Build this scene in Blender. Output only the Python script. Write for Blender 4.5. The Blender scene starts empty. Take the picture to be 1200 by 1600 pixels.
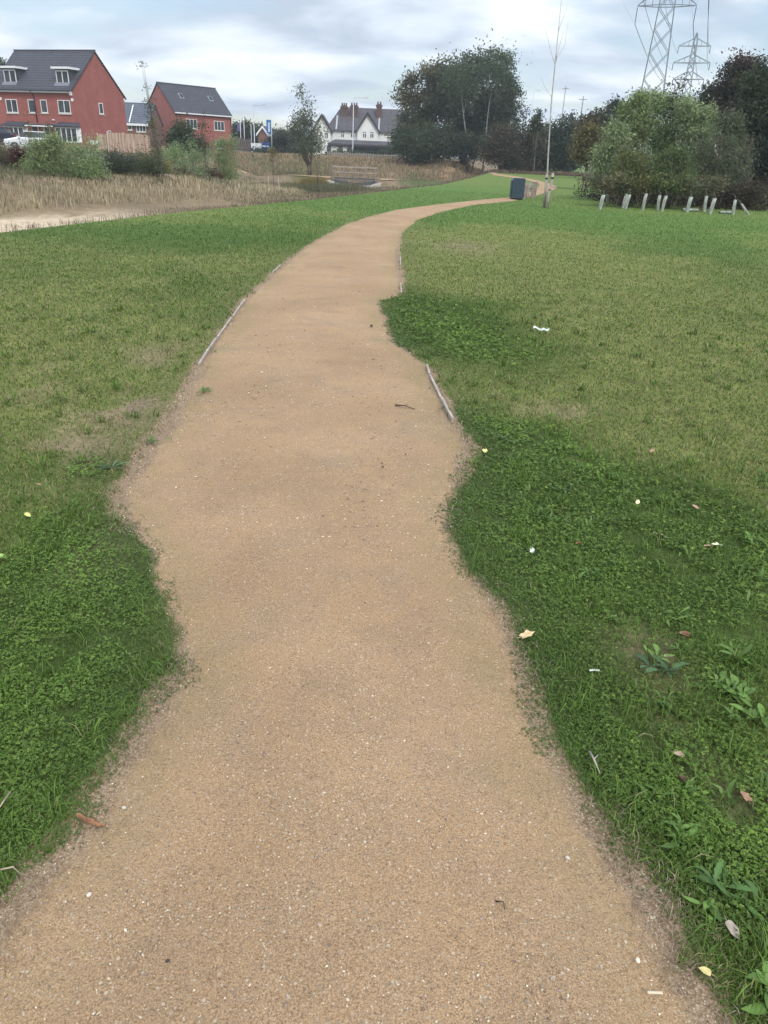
import bpy, math, random
import numpy as np
from mathutils import Vector, Matrix
rng = np.random.default_rng(11)
random.seed(5)
SC = bpy.context.scene
COL = SC.collection

# ---------------------------------------------------------------- camera
FPX = 1160.0; EYE = 1.65
PIT = math.radians(25.8); ROL = math.radians(2.4)
cF = np.array([0, math.cos(PIT), -math.sin(PIT)])
_u0 = np.array([0, math.sin(PIT), math.cos(PIT)]); _r0 = np.array([1.0, 0, 0])
cR = math.cos(ROL)*_r0 + math.sin(ROL)*_u0
cU = -math.sin(ROL)*_r0 + math.cos(ROL)*_u0
cC = np.array([0, 0, EYE])
cam = bpy.data.cameras.new('camera'); camo = bpy.data.objects.new('camera', cam); COL.objects.link(camo)
M = Matrix.Identity(4)
for i in range(3):
    M[i][0] = cR[i]; M[i][1] = cU[i]; M[i][2] = -cF[i]; M[i][3] = cC[i]
camo.matrix_world = M
cam.sensor_fit = 'VERTICAL'; cam.sensor_height = 24.0; cam.lens = FPX/1600*24.0
cam.clip_start = 0.05; cam.clip_end = 4000
SC.camera = camo

def ray(px, py): return cF + (px-600)/FPX*cR - (py-800)/FPX*cU
def gp(px, py, z=0.0):                       # where the sight line meets the level z
    d = ray(px, py); t = (z-EYE)/d[2]; return cC + t*d
def at(px, py, Y):                           # point of a sight line at world depth Y
    d = ray(px, py); return cC + d*(Y/d[1])
def gt(px, py):                              # where it meets the terrain
    d = ray(px, py); t0 = 0.5
    for i in range(4000):
        t1 = t0*1.004 + 0.01
        p = cC + t1*d
        if p[2] < float(hz(p[0], p[1])): break
        t0 = t1
        if t0 > 500: break
    p = cC + t1*d; p[2] = float(hz(p[0], p[1])); return p

# ---------------------------------------------------------------- noise
_LAT = rng.random((256, 256))
def vnoise(x, y, s=1.0, o=0):
    x = np.asarray(x, float)*s + 17.3*o + 1000; y = np.asarray(y, float)*s + 9.1*o + 1000
    xi = np.floor(x).astype(int); yi = np.floor(y).astype(int)
    fx = x-xi; fy = y-yi; fx = fx*fx*(3-2*fx); fy = fy*fy*(3-2*fy)
    a = _LAT[xi & 255, yi & 255]; b = _LAT[(xi+1) & 255, yi & 255]
    c = _LAT[xi & 255, (yi+1) & 255]; d = _LAT[(xi+1) & 255, (yi+1) & 255]
    return (a*(1-fx)+b*fx)*(1-fy) + (c*(1-fx)+d*fx)*fy
def fbm(x, y, s=1.0, o=0, n=4):
    v = 0; a = 0.5; t = 0
    for k in range(n):
        v = v + a*vnoise(x, y, s*2**k, o+k*3); t += a; a *= 0.5
    return v/t
def sm(a, b, x):
    t = np.clip((np.asarray(x, float)-a)/(b-a), 0, 1); return t*t*(3-2*t)

# ---------------------------------------------------------------- terrain height
EDGE = np.array([(-20,-40),(-12,-5),(-9.0,8),(-7.43,14.71),(-5.59,21.75),(-2.85,29.72),(3.19,51.64),(9.3,86),(13,110),(20,160),(40,300),(60,1600)], float)
def xe(y): return np.interp(y, EDGE[:,1], EDGE[:,0])
BX, BY = -4.75, 90.0                          # the footbridge over the ditch
def hz(x, y):
    x = np.asarray(x, float); y = np.asarray(y, float)
    s = (xe(y)-x)*0.94
    s = s + (fbm(x, y, 0.35, 5)-0.5)*1.2*sm(0, 2, np.abs(s))
    d = np.interp(y, [0, 25, 50, 90, 130], [0.80, 0.90, 1.30, 1.80, 1.2])
    bank = -d*sm(0, 3.8, s)
    left = (sm(9.5, 16, s)*d + sm(16, 26, s)*0.55 + sm(31, 46, s)*0.45)*(1-sm(48, 66, y))
    lf = (sm(22, 32, s)*(d+0.55) + sm(32, 46, s)*0.45)*sm(40, 66, y)
    far = sm(93, 107, y)*(d+0.62)*sm(0.5, 6, s)
    z = bank + np.maximum(np.maximum(left, far), lf)
    z = z + (fbm(x, y, 0.22, 9)-0.5)*0.35*sm(2, 6, s)*(1-sm(16, 24, s))
    tgt = -0.95
    w = np.exp(-((y-BY-1.0)/2.2)**2)*sm(1.0, 4.5, s)*(1-sm(20, 30, s))
    notch = np.clip(1-np.abs(x-BX)/2.6, 0, 1)
    z = z + w*np.clip(tgt-z, 0, 3)*(1-notch) - np.exp(-((y-BY)/4.0)**2)*notch*0.12
    return z

# ---------------------------------------------------------------- properties and mesh helpers
def tag(o, label=None, cat=None, group=None, kind=None):
    if label: o['label'] = label
    if cat: o['category'] = cat
    if group: o['group'] = group
    if kind: o['kind'] = kind
    return o
def empty(name, loc=(0,0,0), rz=0.0):
    o = bpy.data.objects.new(name, None); COL.objects.link(o)
    o.location = loc; o.rotation_euler = (0, 0, rz); o.empty_display_size = 0.3
    return o
def link(name, me, mat, parent=None):
    o = bpy.data.objects.new(name, me); COL.objects.link(o)
    if mat is not None and not me.materials: me.materials.append(mat)
    if parent is not None: o.parent = parent
    return o
def mesh_np(name, V, Fc, mat, parent=None, col=None, attr=None, smooth=False):
    """V (n,3); Fc: list of (m,k) int arrays; col (n,3) point colours; attr {name: (n,)}"""
    me = bpy.data.meshes.new(name)
    V = np.asarray(V, np.float32); Fc = [np.asarray(f, np.int32) for f in Fc if len(f)]
    me.vertices.add(len(V)); me.vertices.foreach_set('co', V.ravel())
    nl = sum(f.size for f in Fc); npz = sum(len(f) for f in Fc)
    me.loops.add(nl); me.polygons.add(npz)
    me.loops.foreach_set('vertex_index', np.concatenate([f.ravel() for f in Fc]))
    starts = []; o = 0
    for f in Fc:
        starts.append(o + np.arange(len(f))*f.shape[1]); o += f.size
    me.polygons.foreach_set('loop_start', np.concatenate(starts).astype(np.int32))
    if smooth: me.polygons.foreach_set('use_smooth', np.ones(npz, bool))
    if col is not None:
        a = me.attributes.new('Col', 'FLOAT_COLOR', 'POINT')
        c = np.ones((len(V), 4), np.float32); c[:, :3] = np.clip(col, 0, 1); a.data.foreach_set('color', c.ravel())
    for k, v in (attr or {}).items():
        a = me.attributes.new(k, 'FLOAT', 'POINT'); a.data.foreach_set('value', np.asarray(v, np.float32))
    me.update(calc_edges=True)
    return link(name, me, mat, parent)

class MB:
    def __init__(s): s.v = []; s.f = []; s.sm = []
    def add(s, vs, fs, smooth=False):
        o = len(s.v); s.v += [tuple(map(float, p)) for p in vs]; s.f += [tuple(i+o for i in f) for f in fs]; s.sm += [smooth]*len(fs)
    def box(s, x0, x1, y0, y1, z0, z1, m=None):
        p = [(x0,y0,z0),(x1,y0,z0),(x1,y1,z0),(x0,y1,z0),(x0,y0,z1),(x1,y0,z1),(x1,y1,z1),(x0,y1,z1)]
        if m is not None: p = [m @ Vector(q) for q in p]
        s.add(p, [(0,3,2,1),(4,5,6,7),(0,1,5,4),(1,2,6,5),(2,3,7,6),(3,0,4,7)])
    def bar(s, a, b, w, h=None, up=(0,0,1)):
        """a square bar from a to b"""
        h = h or w; a = Vector(a); b = Vector(b); d = (b-a).normalized(); u = Vector(up)
        if abs(d.dot(u)) > 0.98: u = Vector((1,0,0))
        x = d.cross(u).normalized(); y = x.cross(d).normalized()
        p = [q + x*sx*w/2 + y*sy*h/2 for q in (a, b) for sx, sy in ((-1,-1),(1,-1),(1,1),(-1,1))]
        s.add(p, [(0,3,2,1),(4,5,6,7),(0,1,5,4),(1,2,6,5),(2,3,7,6),(3,0,4,7)])
    def tube(s, pts, rad, n=6, smooth=True):
        pts = [Vector(p) for p in pts]
        if not hasattr(rad, '__len__'): rad = [rad]*len(pts)
        rings = []; vs = []
        for i, p in enumerate(pts):
            d = (pts[min(i+1, len(pts)-1)]-pts[max(i-1, 0)])
            d = d.normalized() if d.length > 1e-9 else Vector((0,0,1))
            u = Vector((1,0,0)) if abs(d.x) < 0.9 else Vector((0,1,0))
            x = d.cross(u).normalized(); y = d.cross(x)
            for k in range(n):
                a = 2*math.pi*k/n; vs.append(p + (x*math.cos(a) + y*math.sin(a))*rad[i])
        fs = []
        for i in range(len(pts)-1):
            for k in range(n):
                fs.append((i*n+k, i*n+(k+1) % n, (i+1)*n+(k+1) % n, (i+1)*n+k))
        fs.append(tuple(range(n))[::-1]); fs.append(tuple(range((len(pts)-1)*n, len(pts)*n)))
        s.add(vs, fs, smooth)
    def prism(s, poly, axis, a0, a1):
        """poly: 2-D outline; axis 'x','y','z' extruded from a0 to a1"""
        n = len(poly)
        def P(q, t):
            return {'x': (t, q[0], q[1]), 'y': (q[0], t, q[1]), 'z': (q[0], q[1], t)}[axis]
        vs = [P(q, a0) for q in poly] + [P(q, a1) for q in poly]
        fs = [tuple(range(n)), tuple(range(2*n-1, n-1, -1))] + [(i, n+i, n+(i+1) % n, (i+1) % n) for i in range(n)]
        s.add(vs, fs)
    def build(s, name, mat, parent=None, bevel=0.0):
        me = bpy.data.meshes.new(name); me.from_pydata(s.v, [], s.f)
        import bmesh
        bm = bmesh.new(); bm.from_mesh(me); bmesh.ops.recalc_face_normals(bm, faces=bm.faces)
        bm.to_mesh(me); bm.free()
        for p, q in zip(me.polygons, s.sm): p.use_smooth = q
        o = link(name, me, mat, parent)
        if bevel:
            md = o.modifiers.new('bevel', 'BEVEL'); md.width = bevel; md.segments = 2; md.limit_method = 'ANGLE'
        return o

# ---------------------------------------------------------------- materials
def newmat(name):
    m = bpy.data.materials.new(name); m.use_nodes = True
    nt = m.node_tree; b = nt.nodes['Principled BSDF']; return m, nt, b
def N(nt, t, **k):
    n = nt.nodes.new(t)
    for a, v in k.items():
        if a in n.inputs.keys(): n.inputs[a].default_value = v
        else: setattr(n, a, v)
    return n
def ramp(nt, fac, stops):
    r = nt.nodes.new('ShaderNodeValToRGB'); e = r.color_ramp.elements
    while len(e) < len(stops): e.new(0.5)
    for q, (p, c) in zip(e, stops):
        q.position = p; q.color = (*c, 1)
    nt.links.new(fac, r.inputs[0]); return r.outputs[0]
def mixc(nt, fac, a, b, mode='MIX'):
    m = nt.nodes.new('ShaderNodeMix'); m.data_type = 'RGBA'; m.blend_type = mode
    for s, v in ((m.inputs[0], fac), (m.inputs[6], a), (m.inputs[7], b)):
        if hasattr(v, 'is_linked') or hasattr(v, 'links'): nt.links.new(v, s)
        elif isinstance(v, (tuple, list)): s.default_value = (*v, 1)
        else: s.default_value = v
    return m.outputs[2]
def mth(nt, op, a, b=None, clamp=False):
    m = nt.nodes.new('ShaderNodeMath'); m.operation = op; m.use_clamp = clamp
    for s, v in zip(m.inputs, (a, b)):
        if v is None: continue
        if hasattr(v, 'links'): nt.links.new(v, s)
        else: s.default_value = v
    return m.outputs[0]
def plain(name, c, rough=0.6, metal=0.0, var=0.12, scale=3.0, bump=0.0):
    """a paint/stone/wood colour with uneven tone"""
    m, nt, b = newmat(name)
    tc = N(nt, 'ShaderNodeTexCoord'); n = N(nt, 'ShaderNodeTexNoise', Scale=scale, Detail=5.0)
    nt.links.new(tc.outputs['Object'], n.inputs['Vector'])
    lo = tuple(v*(1-var) for v in c); hi = tuple(min(1, v*(1+var)) for v in c)
    nt.links.new(ramp(nt, n.outputs['Fac'], [(0.3, lo), (0.7, hi)]), b.inputs['Base Color'])
    b.inputs['Roughness'].default_value = rough; b.inputs['Metallic'].default_value = metal
    if bump:
        bp = N(nt, 'ShaderNodeBump', Strength=bump, Distance=0.02); nt.links.new(n.outputs['Fac'], bp.inputs['Height'])
        nt.links.new(bp.outputs[0], b.inputs['Normal'])
    return m
def leafmat(name, trans=0.45, rough=0.65, spec=0.25):
    m, nt, b = newmat(name)
    a = N(nt, 'ShaderNodeAttribute', attribute_name='Col')
    nt.links.new(a.outputs['Color'], b.inputs['Base Color']); b.inputs['Roughness'].default_value = rough
    b.inputs['Specular IOR Level'].default_value = spec
    t = N(nt, 'ShaderNodeBsdfTranslucent'); nt.links.new(a.outputs['Color'], t.inputs['Color'])
    mx = N(nt, 'ShaderNodeMixShader'); mx.inputs[0].default_value = trans
    nt.links.new(b.outputs[0], mx.inputs[1]); nt.links.new(t.outputs[0], mx.inputs[2])
    nt.links.new(mx.outputs[0], nt.nodes['Material Output'].inputs['Surface'])
    return m
LEAF = leafmat('foliage'); GRASS = leafmat('grass_blades', 0.3, 0.6, 0.3); STRAW = leafmat('dry_stems', 0.25, 0.8, 0.1)
BARK = plain('bark', (0.13, 0.105, 0.08), 0.9, var=0.35, scale=9, bump=0.5)
PALEBARK = plain('pale_bark', (0.38, 0.36, 0.33), 0.85, var=0.3, scale=7, bump=0.4)

# ---------------------------------------------------------------- daylight
w = bpy.data.worlds.new('World'); SC.world = w; w.use_nodes = True
nt = w.node_tree; bg = nt.nodes['Background']; wo = nt.nodes['World Output']
SUN_EL, SUN_AZ = 48, 158                      # azimuth clockwise from +Y: behind and to the right
sky = N(nt, 'ShaderNodeTexSky', sky_type='NISHITA', sun_disc=False)
sky.sun_elevation = math.radians(SUN_EL); sky.sun_rotation = math.radians(SUN_AZ)
tc = N(nt, 'ShaderNodeTexCoord'); sep = N(nt, 'ShaderNodeSeparateXYZ'); nt.links.new(tc.outputs['Generated'], sep.inputs[0])
zz = mth(nt, 'ADD', mth(nt, 'MAXIMUM', sep.outputs[2], 0.0), 0.22)
cmb = N(nt, 'ShaderNodeCombineXYZ')
nt.links.new(mth(nt, 'DIVIDE', sep.outputs[0], zz), cmb.inputs[0]); nt.links.new(mth(nt, 'DIVIDE', sep.outputs[1], zz), cmb.inputs[1])
mp = N(nt, 'ShaderNodeMapping'); mp.inputs['Rotation'].default_value = (0, 0, 0.35); mp.inputs['Scale'].default_value = (0.75, 1.0, 1.0)
mp.inputs['Location'].default_value = (3.1, 0.4, 0.0)
nt.links.new(cmb.outputs[0], mp.inputs[0])
n1 = N(nt, 'ShaderNodeTexNoise', Scale=2.3, Detail=9.0, Roughness=0.5, Distortion=0.25); nt.links.new(mp.outputs[0], n1.inputs['Vector'])
n2 = N(nt, 'ShaderNodeTexNoise', Scale=1.5, Detail=7.0, Roughness=0.5, Distortion=0.3); nt.links.new(mp.outputs[0], n2.inputs['Vector'])
shade = ramp(nt, n1.outputs['Fac'], [(0.38, (0.41, 0.48, 0.585)), (0.45, (0.52, 0.595, 0.69)), (0.51, (0.63, 0.70, 0.77)), (0.57, (0.74, 0.795, 0.845)), (0.66, (0.87, 0.91, 0.93))])
cover = ramp(nt, n2.outputs['Fac'], [(0.42, (0, 0, 0)), (0.52, (1, 1, 1))])
up = mth(nt, 'ADD', mth(nt, 'MULTIPLY', mth(nt, 'MAXIMUM', mth(nt, 'SUBTRACT', sep.outputs[2], 0.25), 0.0), 1.5), 1.0)
cl = N(nt, 'ShaderNodeVectorMath', operation='SCALE'); nt.links.new(shade, cl.inputs[0]); nt.links.new(up, cl.inputs['Scale'])
sk = N(nt, 'ShaderNodeVectorMath', operation='SCALE'); nt.links.new(sky.outputs[0], sk.inputs[0]); sk.inputs['Scale'].default_value = 0.10
nt.links.new(mixc(nt, mth(nt, 'ADD', mth(nt, 'MULTIPLY', cover, 0.80), 0.20), sk.outputs[0], cl.outputs[0]), bg.inputs['Color'])
bg.inputs['Strength'].default_value = 1.0
sun = bpy.data.lights.new('sun', 'SUN'); sun.energy = 1.5; sun.angle = math.radians(14); sun.color = (1.0, 0.95, 0.88)
so = bpy.data.objects.new('sun', sun); COL.objects.link(so)
_sd = Vector((math.sin(math.radians(SUN_AZ))*math.cos(math.radians(SUN_EL)), math.cos(math.radians(SUN_AZ))*math.cos(math.radians(SUN_EL)), math.sin(math.radians(SUN_EL))))
so.rotation_euler = _sd.to_track_quat('Z', 'Y').to_euler(); so.location = (0, -20, 60)
SC.view_settings.view_transform = 'Standard'; SC.view_settings.look = 'None'; SC.view_settings.exposure = 0.54; SC.view_settings.gamma = 1.0
SC.cycles.max_bounces = 6; SC.cycles.diffuse_bounces = 3; SC.cycles.transmission_bounces = 3; SC.cycles.transparent_max_bounces = 4
SC.cycles.use_denoising = True
# ---------------------------------------------------------------- path outline (pixels of its two visible edges -> ground)
Lpx = [(0,1450),(75,1370),(140,1305),(175,1240),(222,1180),(268,1090),(300,1040),(283,985),(256,930),(238,860),(218,830),(196,800),(200,760),(240,700),(266,660),(300,610),(312,575),(348,520),(384,472),(432,425),(482,385),(545,350),(580,338),(620,328),(680,320),(740,313.5),(800,308)]
Rpx = [(1110,1600),(1065,1535),(1040,1480),(1010,1420),(958,1360),(920,1290),(890,1230),(850,1150),(810,1040),(782,985),(768,950),(725,895),(706,850),(688,795),(712,738),(725,700),(700,655),(665,575),(648,560),(615,535),(600,510),(590,470),(622,462),(624,430),(620,400),(625,365),(650,345),(690,331),(740,320.5),(800,314.5),(838,306)]
Lfar = [(815,303),(832,297.5),(842,291.5),(843,287.5),(826,282.2),(800,277.5),(770,273.6)]
Rfar = [(855,300.5),(866,296.5),(871,291.8),(860,287.4),(838,281.4),(808,275.8),(771,270.8)]
def gpl(l): return np.array([gp(*p)[:2] for p in l])
def resample(P, n):
    d = np.r_[0, np.cumsum(np.hypot(*np.diff(P, axis=0).T))]
    t = np.linspace(0, d[-1], n); return np.c_[np.interp(t, d, P[:,0]), np.interp(t, d, P[:,1])]
def split(P, y): k = int(np.searchsorted(P[:,1], y)); return P[:k+1], P[k:]
Lw = np.r_[[(-1.0,-7),(-0.98,-1.5),(-0.92,0.5)], gpl(Lpx)]; Rw = np.r_[[(0.98,-7),(0.9,-1.5),(0.78,0.4)], gpl(Rpx)]
secs = []
l0 = Lw; r0 = Rw
for yy, n in ((0.9, 12), (3.2, 70), (9.0, 110)):
    kl = int(np.argmin(np.abs(l0[:,1]-yy))); kr = int(np.argmin(np.abs(r0[:,1]-yy)))
    secs.append((resample(l0[:kl+1], n), resample(r0[:kr+1], n))); l0 = l0[kl:]; r0 = r0[kr:]
secs.append((resample(l0, 90), resample(r0, 90)))
lf = np.r_[[l0[-1]], gpl(Lfar)]; rf = np.r_[[r0[-1]], gpl(Rfar)]
secs.append((resample(lf, 50), resample(rf, 50)))
LL = np.concatenate([s[0][:-1] if i < len(secs)-1 else s[0] for i, s in enumerate(secs)])
RR = np.concatenate([s[1][:-1] if i < len(secs)-1 else s[1] for i, s in enumerate(secs)])
# ragged edges: a few centimetres in and out along the way
tt = np.r_[0, np.cumsum(np.hypot(*np.diff(LL, axis=0).T))]
cr = RR-LL; wd = np.hypot(*cr.T)[:,None]; cu = cr/wd
amp = np.clip(0.05, 0, wd[:,0]*0.08)
LL = LL + cu*((fbm(tt, tt*0, 2.6, 1)-0.5)*2.0*amp)[:,None]; RR = RR + cu*((fbm(tt, tt*0, 2.6, 2)-0.5)*2.0*amp)[:,None]
POLY = np.r_[LL, RR[::-1]]
def sdist(x, y):
    """signed distance to the path edge, positive on the path"""
    x = np.asarray(x, float); y = np.asarray(y, float)
    ins = np.zeros(x.shape, bool); dm = np.full(x.shape, 1e9)
    A = POLY; B = np.roll(POLY, -1, axis=0)
    for (ax, ay), (bx, by) in zip(A, B):
        if (ay > -6.9 or by > -6.9):
            dx, dy = bx-ax, by-ay; q = dx*dx+dy*dy+1e-12
            t = np.clip(((x-ax)*dx+(y-ay)*dy)/q, 0, 1)
            dm = np.minimum(dm, (x-ax-t*dx)**2+(y-ay-t*dy)**2)
        if ay != by:
            c = (ay > y) != (by > y); ins ^= c & (x < (bx-ax)*(y-ay)/(by-ay)+ax)
    return np.where(ins, 1, -1)*np.sqrt(dm)
class Field:
    def __init__(s, x0, x1, y0, y1, h):
        s.x0, s.y0, s.h = x0, y0, h; s.nx = int((x1-x0)/h)+1; s.ny = int((y1-y0)/h)+1
        X, Y = np.meshgrid(x0+np.arange(s.nx)*h, y0+np.arange(s.ny)*h, indexing='ij'); s.d = sdist(X, Y)
    def __call__(s, x, y):
        u = np.clip((x-s.x0)/s.h, 0, s.nx-1.001); v = np.clip((y-s.y0)/s.h, 0, s.ny-1.001)
        i = u.astype(int); j = v.astype(int); a = u-i; b = v-j; d = s.d
        return (d[i,j]*(1-a)+d[i+1,j]*a)*(1-b)+(d[i,j+1]*(1-a)+d[i+1,j+1]*a)*b
FN = Field(-4, 4, -2, 14, 0.04); FF = Field(-10, 22, -2, 100, 0.2)
def edist(x, y):
    x = np.asarray(x, float); y = np.asarray(y, float)
    near = (x > -3.9) & (x < 3.9) & (y < 13.9) & (y > -1.9)
    return np.where(near, FN(x, y), FF(x, y))

# ---------------------------------------------------------------- how lush or dry the lawn is, in metres on the ground
def ell(px, py, rx, ry, v):
    c = gp(px, py); a = gp(px+rx, py); b0 = gp(px, py-ry); b1 = gp(px, min(py+ry, 1600))
    return (c[0], 0.5*(b0[1]+b1[1]), abs(a[0]-c[0]), max(0.3, 0.5*abs(b0[1]-b1[1])), v)
LUSH = [ell(*e) for e in [(90,1000,240,210,1.0),(60,1250,200,200,1.0),(760,800,110,90,1.0),(930,820,260,110,0.75),(1080,1000,300,200,0.6),(900,1100,110,160,0.9),(1150,1350,260,220,0.9),
        (700,505,140,45,1.0),(850,540,120,60,0.5),(800,690,140,50,0.75),(690,338,90,14,0.9),(300,372,260,20,0.9),(600,318,200,12,0.9),(460,345,120,12,0.6),(950,345,300,16,0.7),(1150,400,120,40,0.55),(700,300,120,14,0.6),
        (150,735,60,30,0.4),(270,570,70,25,0.35),(260,440,80,22,0.35),(1100,480,80,30,0.2)]]
DRY = [ell(*e) for e in [(150,560,220,60,0.5),(120,640,160,60,0.6),(60,470,180,40,0.4),(980,560,260,70,0.45),(1100,650,180,60,0.5),(780,380,160,28,0.4),(900,440,240,40,0.45),(900,650,140,30,0.4),(1000,1010,60,60,0.4),(300,600,60,60,0.5)]]
def lush(x, y):
    v = 0.27 + (fbm(x, y, 0.55, 3)-0.5)*0.7 + (fbm(x, y, 2.3, 4)-0.5)*0.5
    r = np.hypot(x, y); wa = 0.35+0.10*r; x, y = x+(fbm(x, y, 0.9, 71, 5)-0.5)*wa*1.6, y+(fbm(x, y, 0.9, 77, 5)-0.5)*wa*1.6
    for cx, cy, rx, ry, a in LUSH: v = v + a*np.exp(-(((x-cx)/rx)**2+((y-cy)/ry)**2)**1.5)
    for cx, cy, rx, ry, a in DRY: v = v - a*np.exp(-(((x-cx)/rx)**2+((y-cy)/ry)**2)**1.5)
    return np.clip(v + 0.30*sm(18, 34, r), 0, 1)
SOIL = [ell(*e) for e in [(235,690,55,80,1.0),(195,790,35,40,0.9),(300,600,30,45,1.0),(335,490,35,60,0.8),(430,420,30,30,0.8),(500,370,30,20,0.7),(235,1150,60,60,0.8),(180,1230,60,50,0.9),(140,1300,70,45,1.0),(30,1420,80,60,0.9),(295,1050,30,40,0.4),
        (690,650,25,60,0.8),(730,715,25,35,1.0),(625,430,16,45,0.9),(620,390,14,30,0.6),(780,960,20,40,0.4),(850,1140,25,60,0.6),(900,1240,30,50,0.6),(950,1330,30,45,0.5),(1030,1440,45,60,1.0),(1080,1550,60,70,1.0)]]
BARE = [ell(*e) for e in [(200,640,90,45,1.0),(110,700,90,40,0.9),(240,560,60,30,0.7),(60,600,60,40,0.5),(1010,1020,55,45,0.8),(1130,1180,70,40,0.6),(170,860,50,30,0.4),(880,650,70,25,0.6),(720,385,60,12,0.6)]]
def barez(x, y):
    x = np.asarray(x, float); v = np.zeros_like(x)
    for cx, cy, rx, ry, a in BARE: v = np.maximum(v, a*np.exp(-(((x-cx)/rx)**2+((y-cy)/ry)**2)))
    return v
def soilw(x, y):
    x = np.asarray(x, float); v = np.zeros_like(x)
    for cx, cy, rx, ry, a in SOIL: v = np.maximum(v, 0.6*a*np.exp(-(((x-cx)/(rx*1.3))**2+((y-cy)/(ry*1.3))**2)))
    return v
def clover(x, y):
    """share of the ground that creeping clover covers"""
    v = sm(0.45, 0.95, lush(x, y))
    return v*(1-sm(7.0, 11.0, np.hypot(x, y)))

# ---------------------------------------------------------------- ground sheet
tx = np.linspace(-7.7, 7.7, 420); gx = 0.6*np.sinh(tx)
ty = np.linspace(-3.4, 7.5, 470); gy = 3.0 + 0.7*np.sinh(ty)
X, Y = np.meshgrid(gx, gy, indexing='ij'); Z = hz(X, Y)
def ground_col(X, Y):
    L = lush(X, Y)[..., None]; s = ((xe(Y)-X)*0.94)
    r = np.hypot(X, Y)
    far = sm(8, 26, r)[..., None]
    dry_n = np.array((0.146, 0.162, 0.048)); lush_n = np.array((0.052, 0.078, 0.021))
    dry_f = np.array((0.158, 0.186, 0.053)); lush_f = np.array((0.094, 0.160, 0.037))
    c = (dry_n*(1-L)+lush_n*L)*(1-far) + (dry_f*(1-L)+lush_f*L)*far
    bz = (barez(X, Y)*sm(0.35, 0.6, fbm(X, Y, 2.6, 91)))[..., None]; c = c*(1-bz)+np.array((0.21, 0.16, 0.105))*bz
    n = fbm(X, Y, 0.5, 21)[..., None]; n2 = fbm(X, Y, 0.13, 22)[..., None]
    rough = np.array((0.20, 0.15, 0.095))*(0.55+0.8*n); green = np.array((0.085, 0.105, 0.045))
    bas = rough*(1-sm(0.54, 0.70, n2)) + green*sm(0.54, 0.70, n2)
    sx = sm(2.6, 4.2, s)*(1-sm(9.0, 11.0, s))*(1-sm(28, 37, Y))*(1-sm(0.62, 0.72, fbm(X, Y, 0.35, 30)))
    bas = bas*(1-sx[..., None]) + np.array((0.50, 0.40, 0.295))*sx[..., None]
    k = sm(0.1, 0.9, s + (fbm(X, Y, 1.3, 8)-0.5)*1.2)[..., None]
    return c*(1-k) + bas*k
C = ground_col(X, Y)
mg, nt, b = newmat('lawn_soil')
a = N(nt, 'ShaderNodeAttribute', attribute_name='Col'); tc = N(nt, 'ShaderNodeTexCoord')
n1 = N(nt, 'ShaderNodeTexNoise', Scale=38.0, Detail=6.0, Roughness=0.7); nt.links.new(tc.outputs['Object'], n1.inputs['Vector'])
n2 = N(nt, 'ShaderNodeTexNoise', Scale=3.1, Detail=6.0, Roughness=0.65); nt.links.new(tc.outputs['Object'], n2.inputs['Vector'])
mpg = N(nt, 'ShaderNodeMapping'); mpg.inputs['Scale'].default_value = (7.0, 2.4, 1.0); nt.links.new(tc.outputs['Object'], mpg.inputs[0])
n3 = N(nt, 'ShaderNodeTexNoise', Scale=1.0, Detail=4.0); nt.links.new(mpg.outputs[0], n3.inputs['Vector'])
v1 = ramp(nt, n1.outputs['Fac'], [(0.3, (0.55, 0.55, 0.5)), (0.7, (1.5, 1.5, 1.5))])
v2 = ramp(nt, n2.outputs['Fac'], [(0.3, (0.78, 0.82, 0.75)), (0.7, (1.22, 1.18, 1.25))])
v3 = ramp(nt, n3.outputs['Fac'], [(0.35, (0.85, 0.88, 0.8)), (0.7, (1.2, 1.15, 1.2))])
c1 = mixc(nt, 1.0, a.outputs['Color'], v1, 'MULTIPLY'); c1 = mixc(nt, 1.0, c1, v2, 'MULTIPLY'); c1 = mixc(nt, 1.0, c1, v3, 'MULTIPLY')
nt.links.new(c1, b.inputs['Base Color']); b.inputs['Roughness'].default_value = 0.9; b.inputs['Specular IOR Level'].default_value = 0.15
bp = N(nt, 'ShaderNodeBump', Strength=0.6, Distance=0.02); nt.links.new(n1.outputs['Fac'], bp.inputs['Height']); nt.links.new(bp.outputs[0], b.inputs['Normal'])
ni, nj = X.shape; idx = np.arange(ni*nj).reshape(ni, nj)
F4 = np.stack([idx[:-1,:-1], idx[1:,:-1], idx[1:,1:], idx[:-1,1:]], -1).reshape(-1, 4)
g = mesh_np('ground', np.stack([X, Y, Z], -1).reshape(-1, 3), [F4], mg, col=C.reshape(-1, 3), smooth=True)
tag(g, kind='structure')

# ---------------------------------------------------------------- gravel path
mgv, nt, b = newmat('path_gravel')
ae = N(nt, 'ShaderNodeAttribute', attribute_name='edge'); ar = N(nt, 'ShaderNodeAttribute', attribute_name='along'); tc = N(nt, 'ShaderNodeTexCoord'); P = tc.outputs['Object']
def noi(s, d=5.0, r=0.6, vec=P, **k):
    n = N(nt, 'ShaderNodeTexNoise', Scale=s, Detail=d, Roughness=r, **k); nt.links.new(vec, n.inputs['Vector']); return n.outputs['Fac']
base = ramp(nt, noi(0.85, 6), [(0.3, (0.345, 0.229, 0.132)), (0.5, (0.415, 0.277, 0.162)), (0.7, (0.475, 0.322, 0.194))])
base = mixc(nt, ramp(nt, noi(3.4, 7, 0.7), [(0.42, (0, 0, 0)), (0.68, (0.6, 0.6, 0.6))]), base, (0.275, 0.195, 0.125))
base = mixc(nt, ramp(nt, noi(1.7, 5, 0.6, Distortion=0.6), [(0.55, (0, 0, 0)), (0.75, (0.45, 0.45, 0.45))]), base, (0.26, 0.215, 0.165))
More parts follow.
